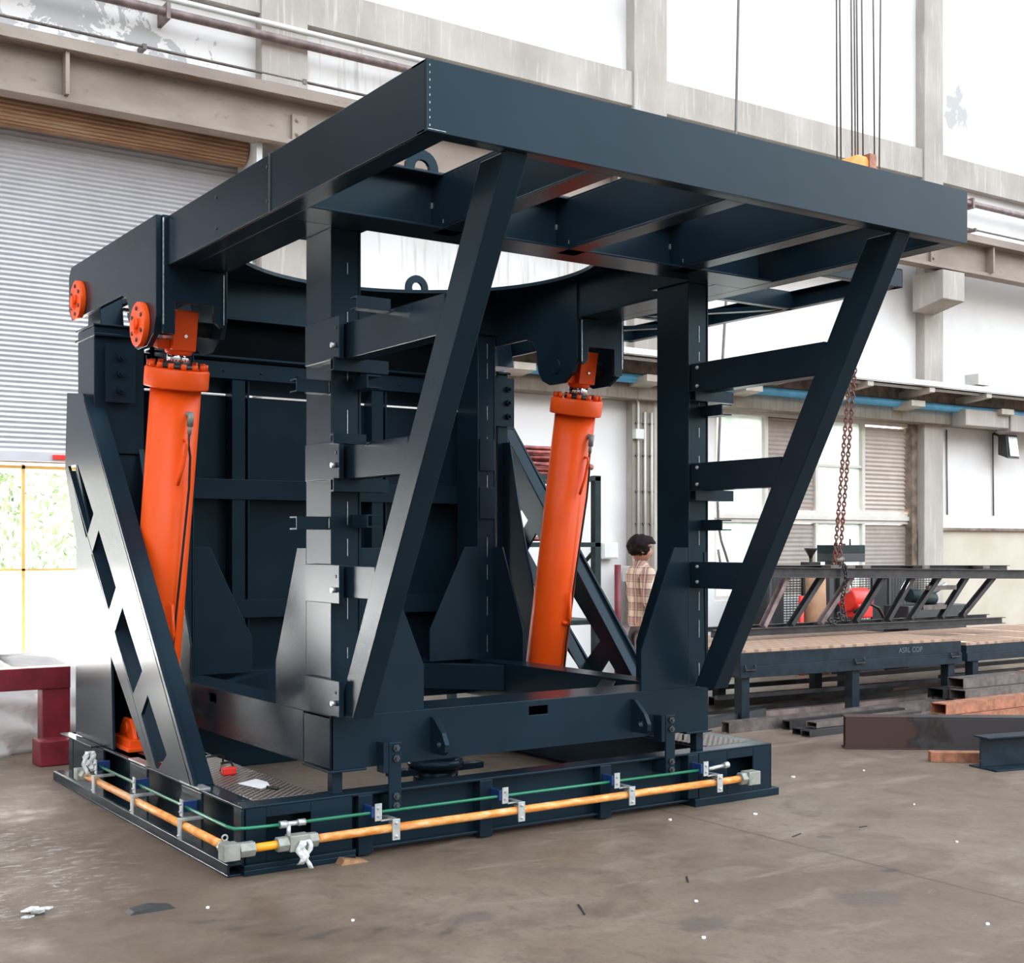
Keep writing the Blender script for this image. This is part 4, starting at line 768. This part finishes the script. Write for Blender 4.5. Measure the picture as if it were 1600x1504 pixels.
b = B(); b.bm.free(); b.bm = bm; ho = obj('hair', b, 'hair', P, local=True); md = ho.modifiers.new('s', 'SOLIDIFY'); md.thickness = .012

# ------------------------------------------------------------------ overhead hoist, ropes, chain
t = thing('crane_hook_block', 'orange crane hook block hanging on wire ropes behind the canopy beam', 'hook block', (8.1, 3.0, 4.75))
obj('sheave_housing', B().prism([(7.80, 5.34), (7.80, 5.56), (7.90, 5.66), (8.05, 5.66), (8.10, 5.58), (8.42, 5.54), (8.42, 5.36), (8.2, 5.2), (7.95, 5.2)], 'y', 2.88, 3.12), 'crane_yellow', t, .02)
obj('side_guard', B().box(8.06, 8.16, 2.86, 3.14, 5.45, 5.69), 'rust_tube', t); obj('hook', B().tube([(8.1, 3, 5.2), (8.1, 3, 5.02), (8.18, 3, 4.95), (8.20, 3, 4.86), (8.12, 3, 4.78), (8.03, 3, 4.82), (8.0, 3, 4.9)], .03, 10), 'charcoal_paint', t)
for i, (xt, xb) in enumerate(((7.70, 7.72), (7.735, 7.78), (7.91, 7.95), (7.955, 8.0), (7.99, 8.04), (8.07, 8.12), (8.25, 8.30), (8.42, 8.37))):
    lab = 'vertical steel wire rope above the orange hook block'
    ordn = ('leftmost', 'second from left', 'third from left', 'fourth from left', 'fourth from right', 'third from right', 'second from right', 'rightmost')[i]; lab = ordn + ' of the eight steel wire ropes above the orange hook block'; one('wire_rope', B().tube([(xt, 3.0, 9.5), (xb, 3.0, 5.5)], .009, 6), 'wire', lab, 'rope', 'hoist wire ropes')
b = B().tube([(6.36, 3.0, 9.0), (6.33, 3.0, 7.0), (6.29, 3.0, 5.6), (6.18, 3.0, 4.2), (6.10, 3.0, 3.2), (6.05, 3.0, 2.2), (6.06, 3.0, 1.85), (6.10, 3.0, 1.68), (6.16, 3.0, 1.55), (6.20, 3.0, 1.45), (6.16, 3.0, 1.38), (6.10, 3.0, 1.42), (6.06, 3, 1.6)], .013, 8); one('pendant_cable', b, 'wire', 'single dark pendant cable hanging to a loop behind the right post', 'cable')
t = thing('lifting_chain', 'double rusty link chain hanging from the hoist down to the lattice frame', 'chain', (8.15, 3.3, 1.45))
for k_, dx in enumerate((-.035, .03)):
    b = B(); z = 4.85; i = 0
    while z > 1.46:
        f = (4.85 - z) / 3.4; c = V((8.12 + dx * 1.2 + .03 * f, 3.0 + .38 * f, z)); e = Euler((0, 0, (i % 2) * PI / 2 + .5)).to_matrix(); R0, r0 = .022, .0085; rg = []
        for u in range(10):
            an = 2 * PI * u / 10; cc = V((math.cos(an) * R0 * .8, 0, math.sin(an) * R0 * 1.45)); dr = V((math.cos(an), 0, math.sin(an)))
            rg.append([b.bm.verts.new(c + e @ (cc + dr * r0 * math.cos(2 * PI * w / 5) + V((0, 1, 0)) * r0 * math.sin(2 * PI * w / 5))) for w in range(5)])
        for u in range(10):
            for w in range(5): b._face([rg[u][w], rg[u][(w + 1) % 5], rg[(u + 1) % 10][(w + 1) % 5], rg[(u + 1) % 10][w]], True)
        z -= .044; i += 1
    obj('chain_strand', b, 'chain', t)
obj('shackle', B().ring((8.17, 3.38, 1.43), (0, 1, 0), .045, .015, 18, 8).tube([(8.12, 3.38, 1.47), (8.24, 3.38, 1.49)], .03, 10), 'mill_steel', t)
b = B()
for k in range(17):
    f = k / 16.0; b.ring((8.17 + .03 * math.sin(7 * f), 3.30, 1.42 - .56 * f), (math.cos(k * PI / 2), math.sin(k * PI / 2), .2), .022, .008, 10, 6)
for k in range(7): b.ring((8.12 - .03 * k, 3.28, .86 + .05 * math.sin(k)), (0, math.cos(k * PI / 2), math.sin(k * PI / 2)), .024, .009, 10, 6)
obj('tail_chain', b, 'dark_steel', t)

# ------------------------------------------------------------------ welded lattice frame hanging over the bench
t = thing('lattice_frame', 'long dark welded lattice frame held by the chain above the welding tables', 'steel frame', (9.0, 3.4, .70))
obj('top_chord', B().channel((6.9, 3.36, 1.365), (11.45, 3.36, 1.285), .105, .06, .008, (0, -1, 0)).channel((6.9, 3.50, 1.40), (11.3, 3.50, 1.36), .07, .05, .008, (0, -1, 0)), 'dark_steel', t, .002)
obj('bottom_chord', B().channel((6.3, 3.36, .765), (11.0, 3.36, .745), .075, .06, .008, (0, -1, 0)).channel((6.3, 3.50, .80), (10.9, 3.50, .79), .05, .05, .008, (0, -1, 0)), 'dark_steel', t, .002)
for i, (xt, xb) in enumerate(((7.46, 7.10), (7.99, 7.50), (8.45, 7.94), (8.97, 8.50), (9.46, 9.03), (9.92, 9.41), (10.42, 9.95), (10.93, 10.33))):
    obj('diagonal_bar', B().channel((xt, 3.42, 1.32 - .012 * i), (xb, 3.42, .79), .075, .05, .008, (-1, 0, .2)), 'brown_rail' if i in (0, 2) else 'dark_steel', t, .002)
obj('end_box', B().bar((9.70, 3.42, 1.15), (10.20, 3.42, 1.15), .05, .05).bar((9.60, 3.42, .93), (10.02, 3.42, .93), .05, .05), 'mill_steel', t)
random.seed(4)
for x in (8.0, 8.25, 8.5, 9.5, 10.6): obj('cleat', B().box(x, x + .13, 3.33, 3.52, 1.405 - (x - 7) * .012, 1.44 - (x - 7) * .012), 'mill_steel', t)

# ------------------------------------------------------------------ welding tables
def table(loc, rotz, L, D, H, fasc, lab, legs, text=False):
    t = thing('welding_table', lab, 'table', loc, rot=(0, 0, rotz))
    obj('table_top', B().box(0, L, 0, D, H - .03, H), 'tabletop', t, .003, local=True)
    b = B().box(.0, L, .0, .02, H - fasc * .58, H - .031).box(.0, L, -.012, .02, H - fasc, H - fasc * .58).box(0, .02, .02, D, H - fasc, H - .031).box(L - .02, L, .02, D, H - fasc, H - .031).box(0, L, D - .02, D, H - fasc, H - .031); obj('apron', b, 'table_blue', t, .003, local=True)
    for x, y in legs: obj('leg', B().box(x, x + .10, y, y + .10, 0, H - fasc + .03), 'table_blue', t, .004, local=True)
    obj('lower_rail', B().box(0, L, .3, .36, .19, .23).box(0, L, D - .2, D - .14, .12, .17), 'dark_steel', t, local=True)
    return t
t1 = table((5.88, 2.52, 0), -.06, 2.98, 1.65, .68, .26, 'long blue-black welding table with rust-tan plate top, nearest the machine', [(.04, .03), (1.45, .03), (2.82, .03), (.75, 1.2), (2.1, 1.2), (.04, 1.5), (2.82, 1.5)])
for x in (.10, 1.50, 2.86): obj('apron_hook', B().tube([(x - .06, -.02, .54), (x - .06, -.03, .49), (x + .06, -.03, .49), (x + .06, -.02, .54)], .008, 6), 'dark_steel', t1, local=True)
cu = bpy.data.curves.new('chalk_text', 'FONT'); cu.body = 'ASRL COP'; cu.size = .075; cu.extrude = .0005; tx_ = bpy.data.objects.new('chalk_text', cu); COL.objects.link(tx_); dg = bpy.context.evaluated_depsgraph_get(); me = bpy.data.meshes.new_from_object(tx_.evaluated_get(dg)); bpy.data.objects.remove(tx_)
tx_ = bpy.data.objects.new('painted_text', me); COL.objects.link(tx_); me.materials.clear(); simple('chalk', (.10, .135, .15, 1), .8); me.materials.append(M['chalk']); tx_.parent = t1; tx_.location = (2.06, -.003, .565); tx_.rotation_euler = (PI / 2, 0, 0); tx_['label'] = 'faint white lettering on the apron'
table((9.24, 2.56, 0), 0, 4.2, 1.6, .60, .20, 'second welding table with rust-tan top at the right edge, behind the tube stack', [(.15, .03), (2.0, .03), (4.0, .03)])

# ------------------------------------------------------------------ steel stock on the floor
def rtube(b, x0, x1, y0, y1, z0, z1, t_=.008, m=None):
    b.box(x0, x1, y0, y0 + t_, z0, z1, m).box(x0, x1, y1 - t_, y1, z0, z1, m).box(x0, x1, y0 + t_, y1 - t_, z0, z0 + t_, m).box(x0, x1, y0 + t_, y1 - t_, z1 - t_, z1, m); return b
stack = [(8.42, 1.92, .0, 3.0, 'mill_steel', 'rusty rectangular tube, bottom layer of the stack, near side', ), (8.34, 2.12, .0, 3.0, 'dark_steel', 'dark rectangular tube, bottom layer of the stack, far side'), (8.38, 1.94, .105, 1.5, 'mill_steel', 'grey rectangular tube, middle layer of the stack, near side'), (8.30, 2.14, .105, 1.6, 'dark_steel', 'dark rectangular tube, middle layer of the stack, far side'), (8.46, 2.02, .21, 1.1, 'mill_steel', 'short grey rectangular tube alone on top of the stack'), (9.62, 2.02, .21, 1.5, 'rust_tube', 'rusty rectangular tube on top of the stack at the frame edge')]
for x, y, z, L, m, lab in stack:
    one('rectangular_tube', rtube(B(), x, x + L, y, y + .19, z, z + .10), m, lab, 'steel tube', 'stacked rectangular tubes')
one('rectangular_tube', rtube(B(), 7.30, 8.75, 1.35, 1.52, .105, .205), 'rust_tube', 'orange-rusted rectangular tube lying loose behind the big rusty beam', 'steel tube')
one('rectangular_tube', rtube(B(), 7.15, 8.9, 1.30, 1.44, .0, .10), 'rust_tube', 'rectangular tube under the loose orange-rusted tube, near side', 'steel tube')
one('rectangular_tube', rtube(B(), 7.12, 8.9, 1.45, 1.60, .0, .10), 'mill_steel', 'rectangular tube under the loose orange-rusted tube, far side', 'steel tube')
# big rusty I beam
mt = Matrix.Translation((5.56, 1.0, 0)) @ Matrix.Rotation(math.radians(-37), 4, 'Z')
b = B().box(0, 1.9, .07, .085, 0, .26, mt).box(0, 1.9, .0, .16, .25, .265, mt).box(0, 1.9, .0, .16, 0, .015, mt).box(0, 1.9, .0, .012, 0.015, .25, mt); one('steel_beam', b, 'ibeam', 'large rust-brown and black steel beam lying on the floor at right', 'beam', bevel=.003)
mt = Matrix.Translation((5.66, -.27, 0)) @ Matrix.Rotation(math.radians(-12), 4, 'Z')
b = B().box(0, 2.2, .10, .112, .012, .235, mt).box(0, 2.2, -.06, .22, 0, .012, mt).box(0, 2.2, .02, .18, .225, .237, mt); one('blue_channel', b, 'table_blue', 'dark blue steel section at the lower right edge of the floor', 'beam', bevel=.002)
mt = Matrix.Translation((5.62, .22, 0)) @ Matrix.Rotation(math.radians(-40), 4, 'Z'); one('flat_bar', B().box(0, .62, 0, .10, 0, .075, mt), 'rust_tube', 'short orange-rusted square bar beside the dark blue section', 'bar', bevel=.003)
bars = [(5.38, 2.14, 0, 4.4, .10, .10, 'mill_steel', 'long grey channel on the floor in front of the welding table', 0), (5.98, 2.0, 0, 1.6, .09, .08, 'dark_steel', 'dark angle piece lying against the long grey channel', .02), (5.95, 1.66, .06, 1.4, .12, .05, 'mill_steel', 'short flat tube lying on two dark tubes near the rusty beam', 0), (5.80, 1.60, 0, 1.3, .10, .055, 'dark_steel', 'dark tube under the short flat tube, near side', 0), (5.84, 1.74, 0, 1.3, .10, .055, 'dark_steel', 'dark tube under the short flat tube, far side', 0),
        (5.3, 2.75, 0, 5.0, .08, .06, 'brown_rail', 'long brownish bar on the floor under the front of the table', -.02), (5.75, 3.05, 0, 4.0, .1, .05, 'dark_steel', 'long dark bar on the floor under the middle of the table', .03), (6.6, 3.62, 0, 2.6, .1, .09, 'dark_steel', 'long dark bar on the floor under the back of the table', -.05), (5.25, 2.42, 0, 1.2, .07, .09, 'charcoal_paint', 'short charcoal channel at the left end of the long grey channel', .25)]
for x, y, z, L, w, h, m, lab, r in bars:
    mt = Matrix.Translation((x, y, z)) @ Matrix.Rotation(r, 4, 'Z'); b = rtube(B(), 0, L, 0, w, 0, h, .008, mt); one('steel_bar', b, m, lab, 'steel bar')
mt = Matrix.Translation((4.9, 3.0, .30)); t = thing('low_trestle', 'low dark trestle with open channel ends behind the right post', 'trestle', (5.05, 2.65, 0))
obj('bearer', B().channel((4.6, 2.6, .35), (5.5, 2.6, .35), .08, .10, .008, (0, 1, 0)).channel((4.6, 2.85, .16), (5.5, 2.85, .16), .08, .10, .008, (0, 1, 0)), 'dark_steel', t); obj('leg', B().box(4.7, 4.77, 2.62, 2.69, 0, .31), 'dark_steel', t); obj('leg', B().box(5.35, 5.42, 2.62, 2.69, 0, .31), 'dark_steel', t)

# ------------------------------------------------------------------ machines and cages by the wall
def cage(x0, x1, y, z0, z1, lab):
    t = thing('mesh_cage', lab, 'cage', ((x0 + x1) / 2, y, 0)); b = B().box(x0, x0 + .04, y, y + .04, 0, z1).box(x1 - .04, x1, y, y + .04, 0, z1).box(x0, x1, y, y + .04, z1 - .03, z1); obj('frame', b, 'charcoal_paint', t)
    b = B(); z = z0
    while z < z1 - .03: b.box(x0 + .04, x1 - .04, y + .015, y + .025, z, z + .012); z += .032
    x = x0 + .08
    while x < x1 - .04: b.box(x, x + .006, y + .01, y + .015, z0, z1); x += .06
    obj('mesh', b, 'charcoal_paint', t); obj('panel', B().box(x0 + .04, x1 - .04, y + .35, y + .36, z0, z1), 'charcoal_paint', t)
cage(9.3, 9.95, 5.5, .05, 1.32, 'dark wire mesh cage behind the lattice frame, left of the cardboard drum'); cage(10.5, 11.4, 5.6, .05, 1.32, 'dark wire mesh cage behind the red motor'); cage(11.7, 12.7, 5.6, .05, 1.30, 'dark wire mesh cage behind the green tool at right')
one('cardboard_drum', B().tube([(9.92, 5.3, 0), (9.92, 5.3, 1.30)], .16, 24, r1=.12), 'cardboard', 'tall brown cardboard drum between the mesh cages', 'drum')
one('red_pipe_post', B().tube([(9.66, 5.3, 0), (9.66, 5.3, 1.0)], .035, 10), 'bright_red', 'short red post in front of the left mesh cage', 'post'); one('red_pipe_post', B().tube([(10.12, 5.35, 0), (10.12, 5.35, 1.32)], .03, 10), 'bright_red', 'tall red post right of the cardboard drum', 'post')
t = thing('red_motor', 'bright red motor unit with hoses standing behind the lattice frame', 'motor', (10.35, 5.0, 0))
obj('housing', B().tube([(10.15, 5.0, .95), (10.5, 5.0, .95)], .15, 20).box(10.2, 10.48, 4.85, 5.1, .72, .9), 'bright_red', t, .02); obj('stand', B().box(10.1, 10.6, 4.8, 5.2, 0, .6), 'charcoal_paint', t); obj('fan_cover', B().ring((10.08, 4.95, 1.10), (1, .3, 0), .06, .015), 'galvanised', t); obj('base_rail', B().box(10.15, 11.05, 4.75, 4.85, .60, .68), 'bright_red', t); obj('hose', B().tube([(10.05, 4.8, .8), (10.2, 4.7, .92), (10.4, 4.7, .85), (10.55, 4.7, .66)], .02, 8), 'black_rubber', t)
t = thing('green_grinder', 'dusty green power tool on a dark bench behind the lattice frame', 'tool', (11.6, 5.0, 0)); obj('body', B().tube([(11.35, 5.0, .98), (11.85, 5.0, .92)], .09, 14), 'green_steel', t); obj('guard', B().tube([(11.85, 5.0, 1.0), (12.0, 4.9, 1.12)], .03, 8), 'galvanised', t); obj('bench', B().box(11.1, 12.3, 4.8, 5.2, 0, .85), 'charcoal_paint', t, .01)
t = thing('control_cabinet', 'small dark green and black machine box standing above the lattice frame line', 'machine', (10.5, 5.4, 0)); obj('box_body', B().box(10.27, 10.80, 5.25, 5.6, 1.42, 1.53), 'charcoal_paint', t, .006); obj('box_top', B().box(10.27, 10.80, 5.25, 5.6, 1.53, 1.64), 'green_steel', t, .006); obj('knob', B().tube([(10.42, 5.4, 1.64), (10.42, 5.4, 1.67)], .02, 8).tube([(10.68, 5.4, 1.64), (10.68, 5.4, 1.72)], .012, 8).tube([(10.55, 5.4, 1.64), (10.55, 5.4, 1.66)], .03, 8), 'charcoal_paint', t); obj('stand', B().box(10.40, 10.48, 5.5, 5.58, 0, 1.42).box(10.6, 10.68, 5.5, 5.58, 0, 1.42), 'charcoal_paint', t)
t = thing('funnel', 'dark steel funnel on a post beside the small machine box', 'funnel', (10.1, 5.45, 0)); obj('cone', B().lathe([(.02, 1.47), (.03, 1.5), (.08, 1.58), (.085, 1.60)], (10.10, 5.55, 0), 20), 'dark_steel', t); obj('post', B().tube([(10.10, 5.55, 0), (10.10, 5.55, 1.47)], .02, 8).box(10.0, 10.2, 5.47, 5.63, 1.36, 1.42), 'dark_steel', t)
